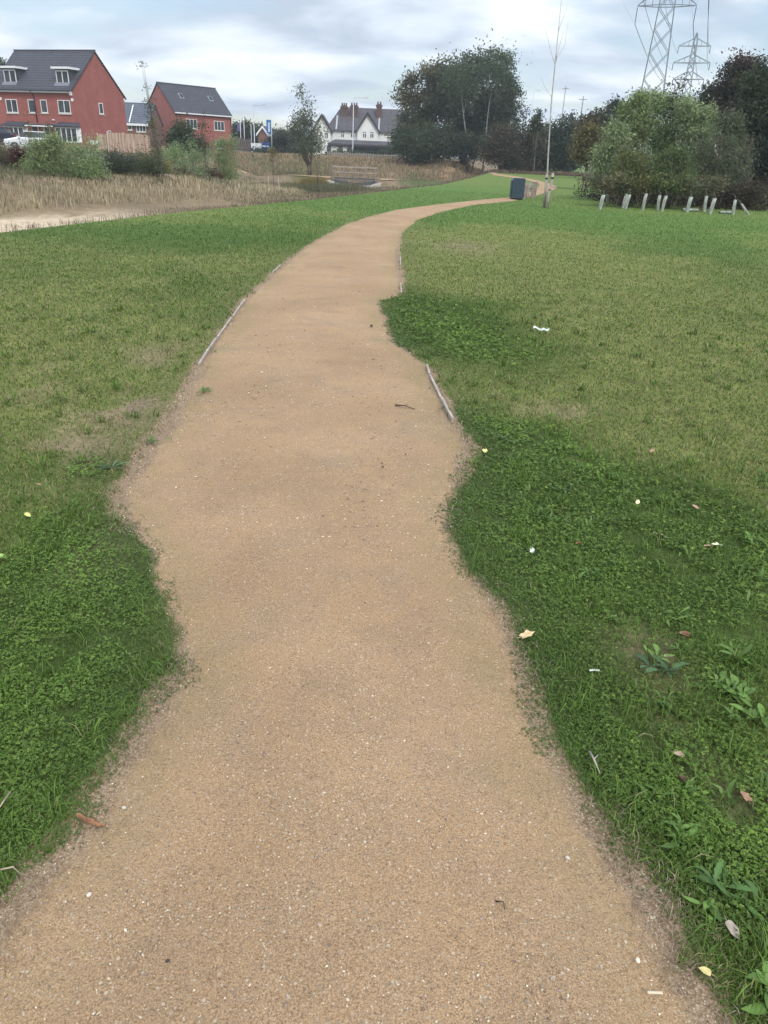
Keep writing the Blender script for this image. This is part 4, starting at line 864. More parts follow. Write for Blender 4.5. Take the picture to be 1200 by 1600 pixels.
# ---------------------------------------------------------------- footbridge over the ditch
zb = -0.93; br = empty('footbridge', (BX, BY, zb)); tag(br, 'small grey timber footbridge with open railings over the ditch', 'footbridge')
hl = 2.4
m = MB()
for i in range(40):
    x = -hl+2*hl*(i+0.5)/40; m.box(x-0.07, x+0.07, -0.75, 0.75, -0.05, 0.0)
m.build('deck', M_FENCED, br)
for y in (-0.6, 0.6): m = MB(); m.box(-hl, hl, y-0.06, y+0.06, -0.34, -0.052); m.build('beam', M_FENCED, br)
for y in (-0.78, 0.78):
    m = MB(); m.box(-hl-0.05, hl+0.05, y-0.05, y+0.05, 0.98, 1.07); m.box(-hl, hl, y-0.03, y+0.03, 0.46, 0.53); m.build('railing', M_STAKE, br)
    for i in range(5):
        x = -hl+0.1+(2*hl-0.2)*i/4; m = MB(); m.box(x-0.05, x+0.05, y-0.05+(0.101 if y > 0 else -0.101), y+0.05+(0.101 if y > 0 else -0.101), -0.3, 0.97); m.build('post', M_FENCED, br)
# dark liner following the ditch, pale rocks along it
m = MB(); pts = []
for i in range(21):
    t = -1+i/10; x = BX+t*2.9; yy = BY-1.2-0.9*(1-abs(t)); pts.append((x*0.75+BX*0.25, yy, float(hz(x*0.75+BX*0.25, yy))+0.12))
vs = []; fs = []
for i, p in enumerate(pts): vs += [(p[0], p[1]-0.25, p[2]-0.05), (p[0], p[1]+0.25, p[2]+0.22), (p[0], p[1]+0.25, p[2]-0.15)]
for i in range(20): a = 3*i; fs += [(a, a+3, a+4, a+1), (a+1, a+4, a+5, a+2), (a+2, a+5, a+3, a)]
fs += [(0, 1, 2), (60, 62, 61)]; m.add(vs, fs); tag(m.build('ditch_liner', M_BLACK), 'dark curved liner edging the ditch below the footbridge', 'liner')
n = 1500; t = rng.uniform(-1.15, 1.15, n); x = BX+t*2.5; t = np.sign(t)*np.maximum(np.abs(t), 0.12); y = BY-0.9-rng.random(n)*2.6; rad = rng.uniform(0.06, 0.17, n)
c = np.array((0.44, 0.40, 0.35))*rng.uniform(0.6, 1.2, (n,1)); stones('rocks', x, y, hz(x, y)+rad*0.1, rad, c, STONE, 'pale rocks lining the ditch under the footbridge', 'rocks')
c0_ = gt(447, 296); n = 300; x = c0_[0]+rng.normal(0, 0.7, n); y = c0_[1]+rng.normal(0, 2.4, n); rad = rng.uniform(0.04, 0.13, n); c = np.array((0.50, 0.42, 0.35))*rng.uniform(0.6, 1.2, (n,1))
stones('rubble', x, y, hz(x, y)+rad*0.1, rad, c, STONE, 'pale rubble spilled down the bank among the weeds', 'rubble')

# ---------------------------------------------------------------- pylons and lines
def pylon(px, py_ref, Y, arms, top, base_w, label, armz):
    """lattice tower; armz: (height, half span) of the three arms"""
    b0 = at(px, py_ref, Y); rz = -math.atan2(b0[0], b0[1]); r = empty('pylon', (b0[0], b0[1], 0.0), rz); tag(r, label, 'pylon', 'steel pylons of the overhead line'); th = Y*0.00062
    waist = armz[0][0]-1.0
    def half(z): return np.interp(z, [0, waist, top-3.5, top], [base_w, base_w*0.5, base_w*0.28, 0.12])
    levels = [0]; 
    while levels[-1] < top-2: levels.append(levels[-1]+max(2.2, half(levels[-1])*2.2))
    levels[-1] = top; m = MB()
    for sx, sy in ((-1,-1), (1,-1), (1,1), (-1,1)):
        for a, b_ in zip(levels[:-1], levels[1:]): m.bar((sx*half(a), sy*half(a), a), (sx*half(b_), sy*half(b_), b_), th*1.7)
    m.build('leg', M_GALV, r); m = MB()
    for a, b_ in zip(levels[:-1], levels[1:]):
        ha, hb = half(a), half(b_)
        for k in range(4):
            ca = [(-1,-1),(1,-1),(1,1),(-1,1)]; p, q = ca[k], ca[(k+1) % 4]
            m.bar((p[0]*ha, p[1]*ha, a), (q[0]*hb, q[1]*hb, b_), th); m.bar((q[0]*ha, q[1]*ha, a), (p[0]*hb, p[1]*hb, b_), th)
    m.build('bracing', M_GALV, r); tips = []
    for z, sp in armz:
        m = MB(); h = half(z); h2 = half(z+2.6)
        for s in (-1, 1):
            for sy in (-1, 1):
                m.bar((s*h, sy*h, z), (s*sp, 0, z), th*1.25); m.bar((s*h2, sy*h2, z+2.6), (s*sp, 0, z+0.1), th*1.1)
                for t in (0.33, 0.66): m.bar((s*(h+(sp-h)*t), sy*h*(1-t), z), (s*(h2+(sp-h2)*t), sy*h2*(1-t), z+2.6*(1-t)), th*0.8)
        for sy in (-1, 1): m.bar((-h, sy*h, z), (h, sy*h, z), th*1.2)
        m.build('crossarm', M_GALV, r)
        for s in (-1, 1):
            m = MB(); m.tube([(s*sp, 0, z), (s*sp, 0, z-0.4), (s*sp, 0, z-2.2), (s*sp, 0, z-2.6)], [th*0.4, th*0.75, th*0.75, th*0.4], 6); m.build('insulator', M_LEAD, r)
            tips.append(Matrix.Translation(b0*np.array([1,1,0])) @ Matrix.Rotation(rz, 4, 'Z') @ Vector((s*sp, 0, z-2.6)))
    tips.append(Vector((b0[0], b0[1], top))); return tips
z1a = at(1040, 9, 150)[2]
sp1 = 4.7
tp1 = pylon(1018, 150, 150, 3, z1a+21, 2.55, 'nearer steel lattice pylon whose head rises out of the picture', [(z1a, sp1), (z1a+7.5, sp1*1.25), (z1a+15, sp1*0.95)])
Y2 = 350.0; zt2 = at(1077, 51, Y2)[2]; za2 = [at(1072, y, Y2)[2] for y in (124, 98, 71.5)]; hs = (at(1096, 98, Y2)[0]-at(1044, 98, Y2)[0])/2*1.05
tp2 = pylon(1069, 160, Y2, 3, zt2, 2.6, 'farther steel pylon with three crossarms, seen whole above the thicket', [(za2[0], hs*0.85), (za2[1], hs), (za2[2], hs*0.86)])
def wire(a, b, sag, label, rad):
    pts = [Vector(a).lerp(Vector(b), t/24)-Vector((0, 0, sag*4*(t/24)*(1-t/24))) for t in range(25)]
    m = MB(); m.tube(pts, rad, 4); o = m.build('power_line', M_LEAD); tag(o, label, 'power line', 'overhead power lines')
nm = ['lowest', 'lowest', 'middle', 'middle', 'topmost', 'topmost']; sd = ['left', 'right']*3
for i in range(6): wire(tp1[i], tp2[i], 2.5, f'thin overhead wire slung from the {nm[i]} crossarm of the near pylon, {sd[i]} side', 0.055)
d = Vector((tp1[6]-tp2[6])); d.z = 0
for i in range(6): wire(tp1[i], tp1[i]+d*0.8, 1.0, f'thin overhead wire running from the {nm[i]} near crossarm out over the field, {sd[i]} side', 0.012)
for px, top, Y, lab in ((905, 150, 260, 'far wooden power pole above the dark round tree'), (876, 134, 330, 'thin far mast over the gap beside the tall sapling'), (944, 157, 300, 'faint far pole behind the small fir')):
    b0 = at(px, 200, Y); hh = at(px, top, Y)[2]; r = empty('wooden_pole', (b0[0], b0[1], 0)); tag(r, lab, 'pole')
    m = MB(); m.tube([(0, 0, 0), (0, 0, hh)], [0.22, 0.15], 6); m.build('post', M_FENCED, r); m = MB(); m.box(-1.2, 1.2, -0.1, 0.1, hh-1.0, hh-0.8); m.build('crossbar', M_FENCED, r)
# ---------------------------------------------------------------- trees and shrubs
def pxm(px, py, Y):
    """metres per photo pixel across and up at a place"""
    a = at(px, py, Y); return abs(at(px+1, py, Y)[0]-a[0]), abs(at(px, py-1, Y)[2]-a[2])
def leafcards(P, L, Wd, cols, droop=0.0):
    """one pointed leaf or sprig per place"""
    n = len(P); d = rng.normal(size=(n, 3)); d[:,2] = d[:,2]*0.8-droop; d /= np.linalg.norm(d, axis=1)[:,None]
    q = rng.normal(size=(n, 3)); s = np.cross(d, q); s /= np.linalg.norm(s, axis=1)[:,None]+1e-9; nn = np.cross(d, s)
    L = L[:,None]; Wd = Wd[:,None]
    V = np.stack([P-d*L*0.5, P+s*Wd*0.5-d*L*0.05+nn*Wd*0.12, P+d*L*0.5, P-s*Wd*0.5-d*L*0.05+nn*Wd*0.12], 1)
    i = np.arange(n)[:,None]*4; return V.reshape(-1,3), [i+np.array([[0,1,2]]), i+np.array([[0,2,3]])], np.repeat(cols, 4, 0)
def crown_points(blobs, n, clumps, cr, shell=0.55):
    """clumped places through the union of ellipsoids (cx,cy,cz,rx,ry,rz,weight)"""
    blobs = np.array(blobs, float); wgt = blobs[:,6]*blobs[:,3]*blobs[:,5]; k = rng.choice(len(blobs), clumps, p=wgt/wgt.sum())
    d = rng.normal(size=(clumps, 3)); d /= np.linalg.norm(d, axis=1)[:,None]
    rad = np.where(rng.random(clumps) < shell, rng.uniform(0.72, 1.0, clumps), rng.random(clumps)**0.45*0.85)
    c = blobs[k,:3]+d*rad[:,None]*blobs[k,3:6]
    size = rng.uniform(0.6, 1.45, clumps); w = size**2; j = rng.choice(clumps, n, p=w/w.sum())
    e = rng.normal(size=(n, 3))*np.array((1, 1, 0.72)); P = c[j]+e*(cr*size[j])[:,None]
    return P, j, c
def tree(name, base, blobs, n, leaf, cols, label, cat='tree', group=None, clumps=90, cr=None, trunk=0.18, lean=(0, 0), stems=1, bark=None, droop=0.2, shell=0.55, limbs=14, ratio=0.42, top=None, spread=0.0, mat=None, trunk_top=None, var=0.35, floor=True):
    """base (x,y,z) world; blobs in metres relative to base; cols: list of colours"""
    r = empty(name, base); tag(r, label, cat, group)
    blobs = np.array(blobs, float); hgt = (blobs[:,2]+blobs[:,5]).max(); cr = cr or 0.16*np.mean(blobs[:,3])
    P, j, c = crown_points(blobs, n, clumps, cr, shell)
    if floor: P[:,2] = np.abs(P[:,2]-0.05)+0.05
    cols = np.array(cols, float); ck = rng.integers(0, len(cols), clumps); tone = np.exp(rng.normal(0, var*0.6, clumps))
    col = cols[ck[j]]*tone[j][:,None]*np.exp(rng.normal(0, var*0.7, n))[:,None]
    L = leaf*rng.uniform(0.6, 1.4, n); V, Fq, C = leafcards(P, L, L*ratio*rng.uniform(0.7, 1.3, n), col, droop)
    mesh_np('crown', V, Fq, mat or LEAF, r, col=C)
    m = MB(); b = Vector((0, 0, -0.1)); cen = np.average(blobs[:,:3], axis=0, weights=blobs[:,3]*blobs[:,5])
    tips = c[rng.permutation(clumps)[:limbs]]
    for sidx in range(stems):
        ang = 6.283*sidx/max(1, stems)+random.random(); off = Vector((math.cos(ang), math.sin(ang), 0))*spread*(0 if stems == 1 else 1)
        tt = trunk_top if trunk_top else 0.86*hgt
        tp = Vector((cen[0]*0.8+lean[0]+off.x*2.2, cen[1]*0.6+lean[1]+off.y*2.2, tt*random.uniform(0.85, 1.0)))
        pts = [b+off*0.4]; k = 6
        for i in range(1, k+1):
            t = i/k; p = (b+off*0.4).lerp(tp, t)+Vector((random.uniform(-1, 1), random.uniform(-1, 1), 0))*trunk*0.8*(1 if i < k else 0); pts.append(p)
        rad = [trunk*(1.25-1.12*i/k) if i else trunk*1.45 for i in range(k+1)]
        m.tube(pts, rad, 7)
        for tp_ in tips[sidx::stems]:
            e = Vector(tp_); kk = min(k-1, max(1, int(k*min(0.85, max(0.15, (e.z/hgt)*0.62))))); s0 = pts[kk]
            mid = s0.lerp(e, 0.5)+Vector((0, 0, -0.06*(e-s0).length)); m.tube([s0, mid, e], [rad[kk]*0.55, rad[kk]*0.35, rad[kk]*0.10], 5)
    m.build('trunk', bark or BARK, r); return r
def PB(px, py, rx, ry, Y, base, depth=1.0, w=1.0):
    """a crown lump given where it shows in the photo: centre and half sizes in pixels at depth Y, its depth as a share of its width"""
    c = at(px, py, Y); a, b = pxm(px, py, Y); return (c[0]-base[0], c[1]-base[1], c[2]-base[2], rx*a, max(rx*a*depth, 0.25), ry*b, w)
def base_at(px, py, Y):
    p = at(px, py, Y); return (p[0], p[1], float(hz(p[0], p[1])))
DK = [(0.054,0.080,0.046),(0.072,0.098,0.054),(0.044,0.068,0.046),(0.088,0.112,0.060)]
DKO = [(0.09,0.108,0.054),(0.10,0.105,0.056),(0.07,0.092,0.050),(0.125,0.11,0.06)]
BRN = [(0.106, 0.083, 0.055), (0.077, 0.077, 0.048), (0.125, 0.095, 0.062), (0.056, 0.069, 0.043)]
WIL = [(0.292, 0.385, 0.174), (0.233, 0.327, 0.159), (0.351, 0.431, 0.199), (0.199, 0.267, 0.139)]
WILB = [(0.225, 0.29, 0.122), (0.265, 0.322, 0.129), (0.181, 0.245, 0.109), (0.238, 0.297, 0.141)]
WILG = [(0.279, 0.34, 0.176), (0.215, 0.279, 0.148), (0.353, 0.416, 0.217), (0.178, 0.225, 0.112)]
YEL = [(0.165,0.175,0.06),(0.12,0.15,0.055),(0.195,0.18,0.065),(0.10,0.13,0.052)]
RED = [(0.10,0.024,0.03),(0.075,0.024,0.028),(0.12,0.045,0.04),(0.07,0.05,0.035)]
OLV = [(0.149, 0.156, 0.081), (0.178, 0.164, 0.089), (0.119, 0.133, 0.075)]

# the big stand of trees beyond the meadow
G_ = 'big trees standing together beyond the meadow'
Y = 112.0; b = base_at(668, 247, Y)
tree('oak_tree', b, [PB(664,150,40,52,Y,b), PB(690,130,34,40,Y,b), PB(646,185,28,42,Y,b), PB(668,205,44,38,Y,b), PB(640,140,20,28,Y,b,1,0.6), PB(655,222,40,22,Y,b)], 21000, 0.36, DKO, 'broad tree with russet tinged leaves at the left end of the big dark stand', 'tree', G_, clumps=230, cr=0.50, trunk=0.4, limbs=22)
Y = 118.0; b = base_at(724, 247, Y)
tree('dense_tree', b, [PB(722,125,36,42,Y,b), PB(742,95,28,28,Y,b), PB(705,150,34,52,Y,b), PB(735,180,48,58,Y,b), PB(700,108,20,22,Y,b,1,.7), PB(745,76,10,10,Y,b,1,.5), PB(715,215,40,28,Y,b), PB(748,220,36,24,Y,b)], 30000, 0.36, DK, 'tallest dark tree of the stand, a pale bare trunk showing before it', 'tree', G_, clumps=310, cr=0.50, trunk=0.42, limbs=24)
Y = 114.0; b = base_at(785, 247, Y)
tree('dense_tree', b, [PB(778,150,30,50,Y,b), PB(790,115,20,34,Y,b,1,.8), PB(795,175,24,48,Y,b), PB(762,195,30,44,Y,b), PB(800,90,12,16,Y,b,1,.4), PB(775,98,22,20,Y,b,1,.6), PB(785,215,28,28,Y,b)], 20000, 0.34, DK, 'looser dark tree with wispy top at the right end of the stand', 'tree', G_, clumps=250, cr=0.44, trunk=0.34, limbs=22)
Y = 106.0; b = base_at(731, 247, Y)
def birch_trunk(pts, Y, label, rad):
    b = base_at(pts[0][0], pts[0][1], Y); r = empty('birch_tree', b); tag(r, label, 'tree', G_)
    W = [Vector(at(x, y, Y)) - Vector(b) for x, y in pts]; W[0].z = -0.1; m = MB(); m.tube(W, [rad*(1-0.6*i/(len(W)-1)) for i in range(len(W))], 7)
    for i in (2, 3):
        s = W[i]; e = s+Vector((random.uniform(-2, 2), 0.5, 2.2)); m.tube([s, s.lerp(e, .5)+Vector((0, 0, -.1)), e], [rad*0.4, rad*.3, rad*.1], 5)
    m.build('trunk', plain('grey_birch_bark', (0.22, 0.215, 0.205), 0.9, var=0.4, scale=2), r); top = W[-1]; k = 1500
    P = np.array(top)[None]+rng.normal(size=(k,3))*np.array((1.3, 1.0, 1.5)); L = 0.4*rng.uniform(.6, 1.4, k); V, F_, C = leafcards(P, L, L*0.4, np.array(DK)[rng.integers(0, 4, k)]*1.4, 0.6); mesh_np('crown', V, F_, LEAF, r, col=C)
birch_trunk([(732,247),(729,215),(724,180),(722,155),(721,132)], 107.5, 'pale bare birch trunk leaning in front of the tallest dark tree', 0.12)
birch_trunk([(757,235),(761,190),(764,165),(768,140),(772,120)], 109.0, 'second pale trunk slanting up through the looser tree', 0.10)
Y = 104.0
for px, py, rx, ry, lab, cl in ((650,228,30,20,'low dark holly at the foot of the russet tree',DK),(690,225,34,22,'wide dark evergreen bush under the tallest tree',DK),(735,228,32,18,'blackish bush in the middle under the stand',DK),(634,222,13,20,'paler green bush beside the pub lean-to roof',[(0.075,0.095,0.045),(0.05,0.07,0.035)])):
    b = base_at(px, 246, Y); tree('evergreen_bush', b, [PB(px,py,rx,ry,Y,b,0.8)], 4600, 0.32, cl, lab, 'bush', 'bushes under the big trees', clumps=60, cr=0.45, trunk=0.1, stems=3, limbs=6, spread=0.5); Y += 1.2
# hedge of brown and dark bushes by the far bend
G2_ = 'bushes of the far hedge'
for px, Y, bl, cl, lab in (
  (795, 101, [(792,224,30,30),(800,246,34,20),(774,236,18,24)], BRN, 'bronze leaved bush at the left end of the far hedge'),
  (825, 102, [(828,224,28,28),(822,246,32,20)], BRN+DK, 'wide dull brown and green bush in the middle of the far hedge'),
  (852, 104, [(852,226,24,32),(850,248,26,18)], DK, 'dark rounded bush of the far hedge behind the tall sapling'),
  (886, 103, [(888,204,25,28),(886,232,32,34),(884,252,32,16)], DK, 'dark round headed tree to the right of the tall sapling'),):
    b = base_at(px, 266, Y); tree('hedge_bush', b, [PB(*q,Y,b,0.9) for q in bl], 11000, 0.30, cl, lab, 'bush', G2_, clumps=150, cr=0.45, trunk=0.16, stems=3, limbs=9, spread=0.6)
Y = 98; b = base_at(835, 262, Y); tree('slim_tree', b, [PB(838,195,8,18,Y,b,1), PB(843,180,6,8,Y,b,1,.5)], 500, 0.4, DK, 'thin young tree poking above the brown hedge', 'tree', clumps=30, cr=0.3, trunk=0.07, limbs=8)
# yellowing shrub, copper tree and fir before the willows
Y = 84; b = base_at(922, 262, Y); tree('copper_tree', b, [PB(930,192,20,22,Y,b,1), PB(945,205,16,26,Y,b,1)], 4200, 0.36, BRN, 'purplish brown tree behind the yellowing shrub', 'tree', clumps=80, cr=0.4, trunk=0.16, limbs=12)
Y = 88; b = base_at(962, 262, Y); tree('fir_tree', b, [PB(962,170,7,14,Y,b,1,1.2), PB(960,190,15,16,Y,b,1,1), PB(958,210,20,22,Y,b,1,.8)], 5200, 0.34, [(0.03,0.05,0.034),(0.04,0.06,0.036)], 'small pointed dark fir above the willows', 'tree', clumps=110, cr=0.32, trunk=0.13, limbs=12)
Y = 52; b = base_at(916, 287, Y); tree('yellowing_shrub', b, [PB(917,215,15,24,Y,b,1), PB(908,238,14,16,Y,b,1), PB(926,240,14,22,Y,b,1)], 3600, 0.20, [(0.15,0.135,0.06),(0.19,0.16,0.06),(0.12,0.12,0.06)], 'pale yellowing young tree standing between two stakes', 'tree', clumps=90, cr=0.25, trunk=0.05, limbs=12)
# the willow thicket on the right
GW = 'planted willow thicket by the lawn'
WL = [
 (948, 37.5, [(955,255,28,34),(950,278,25,20),(962,225,21,24)], 6500, WILG, 'grey green willow at the near left edge of the thicket', 0.15),
 (985, 38.5, [(990,200,26,36),(980,225,26,34),(1000,170,20,18)], 7000, WILB, 'bright yellow green willow toward the left of the thicket', 0.15),
 (975, 34.0, [(990,266,24,22),(975,285,22,16),(1005,285,22,16)], 5000, YEL, 'yellow tinged low bush just above the pale tubes', 0.12),
 (1035, 39.5, [(1040,195,34,38),(1030,230,36,36),(1020,170,22,18),(1060,170,20,16)], 8500, WIL, 'tall soft green willow in the middle of the thicket', 0.15),
 (1040, 34.5, [(1040,262,32,26),(1060,280,30,18),(1030,282,24,16)], 7000, [(0.115,0.16,0.06),(0.095,0.135,0.055),(0.15,0.19,0.075)], 'leafy mid green hazel over the middle tubes', 0.13),
 (1090, 38.0, [(1090,205,30,40),(1085,240,30,34),(1075,175,18,16)], 7500, WILG, 'silvery green willow right of the tall one', 0.15),
 (1120, 36.0, [(1120,250,30,40),(1105,285,28,20),(1140,280,22,24)], 6500, [(0.14,0.165,0.095),(0.11,0.135,0.08),(0.16,0.155,0.095)], 'dull grey willow toward the right end of the thicket', 0.13),
 (1145, 37.5, [(1148,238,24,36),(1152,275,24,22),(1140,205,16,20)], 5600, [(0.12,0.145,0.085),(0.10,0.12,0.07),(0.14,0.14,0.085)], 'last loose grey willow merging into the dark trees at the right', 0.14),
]
for px, Y, bl, n, cl, lab, lf in WL:
    b = base_at(px, 318, Y); blb = [PB(*q,Y,b,0.9) for q in bl]
    for q in bl:
        for k in range(5):
            t = random.uniform(-0.9, 0.9); blb.append(PB(q[0]+q[2]*t, q[1]-q[3]*math.sqrt(1-t*t)*0.85-random.uniform(-4, 5), random.uniform(2.5, 5), random.uniform(7, 13), Y, b, 1.0, 2.2))
    tree('willow_shrub', b, blb, int(n*1.5), lf, cl, lab, 'shrub', GW, clumps=300, cr=0.165, trunk=0.035, stems=5, limbs=30, spread=0.35, ratio=0.26, droop=-0.7, shell=0.5, var=0.3)
for i, (px, py, rx, ry, cl) in enumerate(((955,292,24,12,OLV),(1000,294,24,10,YEL),(1045,294,26,11,[(0.10,0.14,0.055),(0.13,0.16,0.065)]),(1092,296,26,12,OLV))):
    Y = 33.2; b = base_at(px, 322, Y); lab = ['low drooping grey green sprays over the leftmost tubes', 'low yellowish sprays hanging over the close pair of tubes', 'low leafy green sprays hanging over the middle tubes', 'low grey sprays hanging over the right hand tubes'][i]
    tree('low_willow', b, [PB(px,py-4,rx*1.1,ry*.7,Y,b,0.8), PB(px-rx*.9,py-7,rx*.6,ry*.7,Y,b,0.8), PB(px+rx*.8,py-9,rx*.7,ry*.8,Y,b,0.8)], 2600, 0.12, cl, lab, 'shrub', clumps=60, cr=0.15, trunk=0.02, stems=4, limbs=16, spread=0.3, ratio=0.32, droop=0.1, floor=False)
# thin whippy tops of the thicket
for px, Y, top, lab in ((1058, 39, 118, 'tall whippy shoot rising above the middle of the thicket'), (1012, 39, 140, 'thin leafy shoot before the near pylon leg')):
    b = base_at(px-18, 310, Y); h = at(px, top, Y)[2]-b[2]; tree('willow_shoot', b, [PB(px,top+16,11,18,Y,b,0.8), PB(px-3,top+45,13,22,Y,b,0.8)], 380, 0.15, [(0.10,0.115,0.065),(0.08,0.09,0.05)], lab, 'shrub', clumps=34, cr=0.16, trunk=0.025, limbs=14, ratio=0.35)
# dark trees behind, at the right edge
GR = 'dark trees at the right edge'
for px, Y, bl, n, cl, lab in (
 (1112, 52, [(1110,160,20,22),(1100,185,20,24),(1125,150,18,18)], 4500, DK+[(0.05,0.04,0.05)], 'plum dark tree peeping over the right of the thicket'),
 (1150, 50, [(1150,125,26,30),(1165,105,22,20),(1140,165,30,44),(1172,150,26,50)], 8000, [(0.075,0.05,0.05),(0.06,0.055,0.04),(0.045,0.05,0.035),(0.10,0.065,0.055)], 'tall purple brown tree at the right, thin at the top'),
 (1185, 42, [(1190,135,28,40),(1175,185,28,46),(1200,190,34,60),(1180,235,28,32)], 9500, DK+[(0.075,0.095,0.045),(0.06,0.075,0.04)], 'large green tree cut off by the right edge of the picture'),
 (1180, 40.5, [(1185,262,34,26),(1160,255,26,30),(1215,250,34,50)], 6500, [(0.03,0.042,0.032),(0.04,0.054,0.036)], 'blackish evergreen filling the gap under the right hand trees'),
 (1235, 45, [(1235,130,34,60),(1240,210,40,70)], 5500, DK, 'dark tree just beyond the right edge of the picture'),):
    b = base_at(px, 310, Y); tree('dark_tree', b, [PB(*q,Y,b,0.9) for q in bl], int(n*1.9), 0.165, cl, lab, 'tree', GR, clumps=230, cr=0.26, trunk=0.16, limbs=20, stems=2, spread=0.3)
Y = 35.5
for px, rx, ry, cl, lab in ((1170,26,22,[(0.11,0.075,0.055),(0.08,0.06,0.045),(0.06,0.065,0.035)],'brown bramble tangle behind the leaning tube'),(1130,22,16,[(0.075,0.055,0.045),(0.06,0.05,0.04)],'low dead brown undergrowth between the tubes at the right'),(1212,26,26,[(0.10,0.065,0.05),(0.065,0.06,0.035)],'reddish bramble at the far right beside the lawn')):
    b = base_at(px, 322, Y); tree('bramble', b, [PB(px,312-ry*0.4,rx,ry,Y,b,0.7)], 2600, 0.13, cl, lab, 'bush', clumps=70, cr=0.16, trunk=0.012, stems=6, limbs=24, spread=0.3, ratio=0.25, droop=0.1); Y += 0.8
# dim undergrowth behind the tubes
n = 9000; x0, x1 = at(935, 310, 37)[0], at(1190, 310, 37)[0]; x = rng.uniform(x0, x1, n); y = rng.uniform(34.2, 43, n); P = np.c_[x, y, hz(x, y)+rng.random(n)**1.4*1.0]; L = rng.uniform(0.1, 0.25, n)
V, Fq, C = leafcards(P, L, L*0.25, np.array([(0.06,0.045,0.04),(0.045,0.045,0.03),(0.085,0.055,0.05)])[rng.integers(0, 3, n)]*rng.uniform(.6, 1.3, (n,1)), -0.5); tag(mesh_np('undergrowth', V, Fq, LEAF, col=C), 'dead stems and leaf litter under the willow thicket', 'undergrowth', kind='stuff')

# left bank: planted willows, dogwoods and young trees above the basin
GL = 'young shrubs planted along the far bank of the basin'
for px, Y, by, bl, n, cl, lab, lf in (
 (20, 43, 292, [(18,262,30,24),(45,268,24,20),(-20,262,30,26)], 5200, OLV+[(0.12,0.095,0.07)], 'brownish olive shrub at the left edge of the picture on the far bank', 0.13),
 (75, 41, 292, [(78,248,30,30),(62,262,26,24),(95,262,24,26),(72,225,16,16),(90,230,16,18),(58,236,14,16)], 9500, WILB, 'tall bright green willow in front of the white car', 0.13),
 (135, 41, 293, [(136,258,22,28),(122,270,18,20),(150,268,18,20)], 5200, WIL, 'feathery green willow in front of the meter boxes', 0.13),
 (188, 45, 292, [(190,268,26,24),(172,275,16,16)], 5200, [(0.07,0.09,0.055),(0.085,0.10,0.06),(0.06,0.072,0.045)], 'dark grey green shrub below the long pale fence', 0.12),
 (228, 47, 291, [(228,268,20,22),(245,275,16,18)], 4200, [(0.12,0.145,0.06),(0.10,0.125,0.055)], 'olive green shrub beside the thin birch', 0.12),
 (282, 57, 286, [(280,255,22,24),(270,268,18,18),(268,245,14,16)], 5000, WIL, 'light green willow with upright wands in the middle of the bank', 0.13),
 (314, 56, 287, [(312,266,18,22),(325,275,14,16)], 3800, WILG, 'small grey green shrub between the two red dogwoods', 0.12),
 (345, 58, 285, [(346,248,22,26),(355,262,18,24),(332,255,16,22),(350,228,14,14)], 6000, WILB, 'bright rounded willow at the right end of the planted bank', 0.13)):
    b = base_at(px, by, Y); bl = bl+[(random.uniform(bl[0][0]-bl[0][2], bl[0][0]+bl[0][2]), bl[0][1]-bl[0][3]*random.uniform(0.7, 1.15), random.uniform(3, 6), random.uniform(9, 15)) for _ in range(7)]+[(bl[0][0], by-12, bl[0][2]*1.15, 13), (bl[1][0], by-11, bl[1][2]*1.1, 12)]; tree('willow_shrub', b, [PB(*q,Y,b,0.9) for q in bl], int(n*1.4), lf, cl, lab, 'shrub', GL, clumps=220, cr=0.2, trunk=0.022, stems=5, limbs=18, spread=0.3, ratio=0.26, droop=-0.5, shell=0.5, var=0.28)
for px, Y, py, rx, ry, lab in ((34, 41.5, 284, 11, 8, 'small crimson dogwood at the foot of the tall bright willow'), (282, 55, 278, 13, 9, 'crimson dogwood in front of the light green willow'), (335, 56, 274, 13, 11, 'dark red dogwood beside the bright rounded willow')):
    b = base_at(px, 292, Y); tree('red_dogwood', b, [PB(px,py+2,rx,ry,Y,b,0.9), PB(px-6,py-4,rx*.5,ry*.8,Y,b,0.9,.6), PB(px+7,py+6,rx*.7,ry*.7,Y,b,0.9,.8)], 1500, 0.12, RED, lab, 'shrub', 'red dogwoods on the far bank', clumps=60, cr=0.16, trunk=0.012, stems=5, limbs=12, spread=0.2, ratio=0.35)
Y = 50; b = base_at(263, 290, Y); tree('yellow_shrub', b, [PB(263,281,6,9,Y,b,0.9)], 420, 0.09, [(0.28,0.22,0.05),(0.2,0.18,0.05)], 'small golden shrub beside the crimson dogwood', 'shrub', clumps=24, cr=0.09, trunk=0.01, stems=3, limbs=8)
Y = 62; b = base_at(292, 262, Y); tree('round_bush', b, [PB(286,215,20,22,Y,b,1), PB(305,232,20,16,Y,b,1), PB(272,225,12,14,Y,b,1)], 5600, 0.2, [(0.06,0.09,0.05),(0.075,0.105,0.058),(0.05,0.075,0.045)], 'big rounded dark green bush before the second brick house', 'bush', clumps=130, cr=0.26, trunk=0.06, stems=3, limbs=14, spread=0.4)
Y = 45; b = base_at(255, 290, Y)
tree('birch_sapling', b, [PB(224,100,3,14,Y,b,1,.35), PB(227,130,7,18,Y,b,1,.6), PB(233,165,8,24,Y,b,1,.8), PB(240,205,10,30,Y,b,1,1.2), PB(247,245,9,28,Y,b,1,1.2)], 1500, 0.085, [(0.085,0.11,0.055),(0.065,0.095,0.05),(0.11,0.115,0.055)], 'tall thin birch sapling rising past the second house into the sky', 'tree', clumps=90, cr=0.11, trunk=0.03, limbs=26, ratio=0.5, lean=(-0.25, 0), trunk_top=at(222, 92, Y)[2]-b[2])
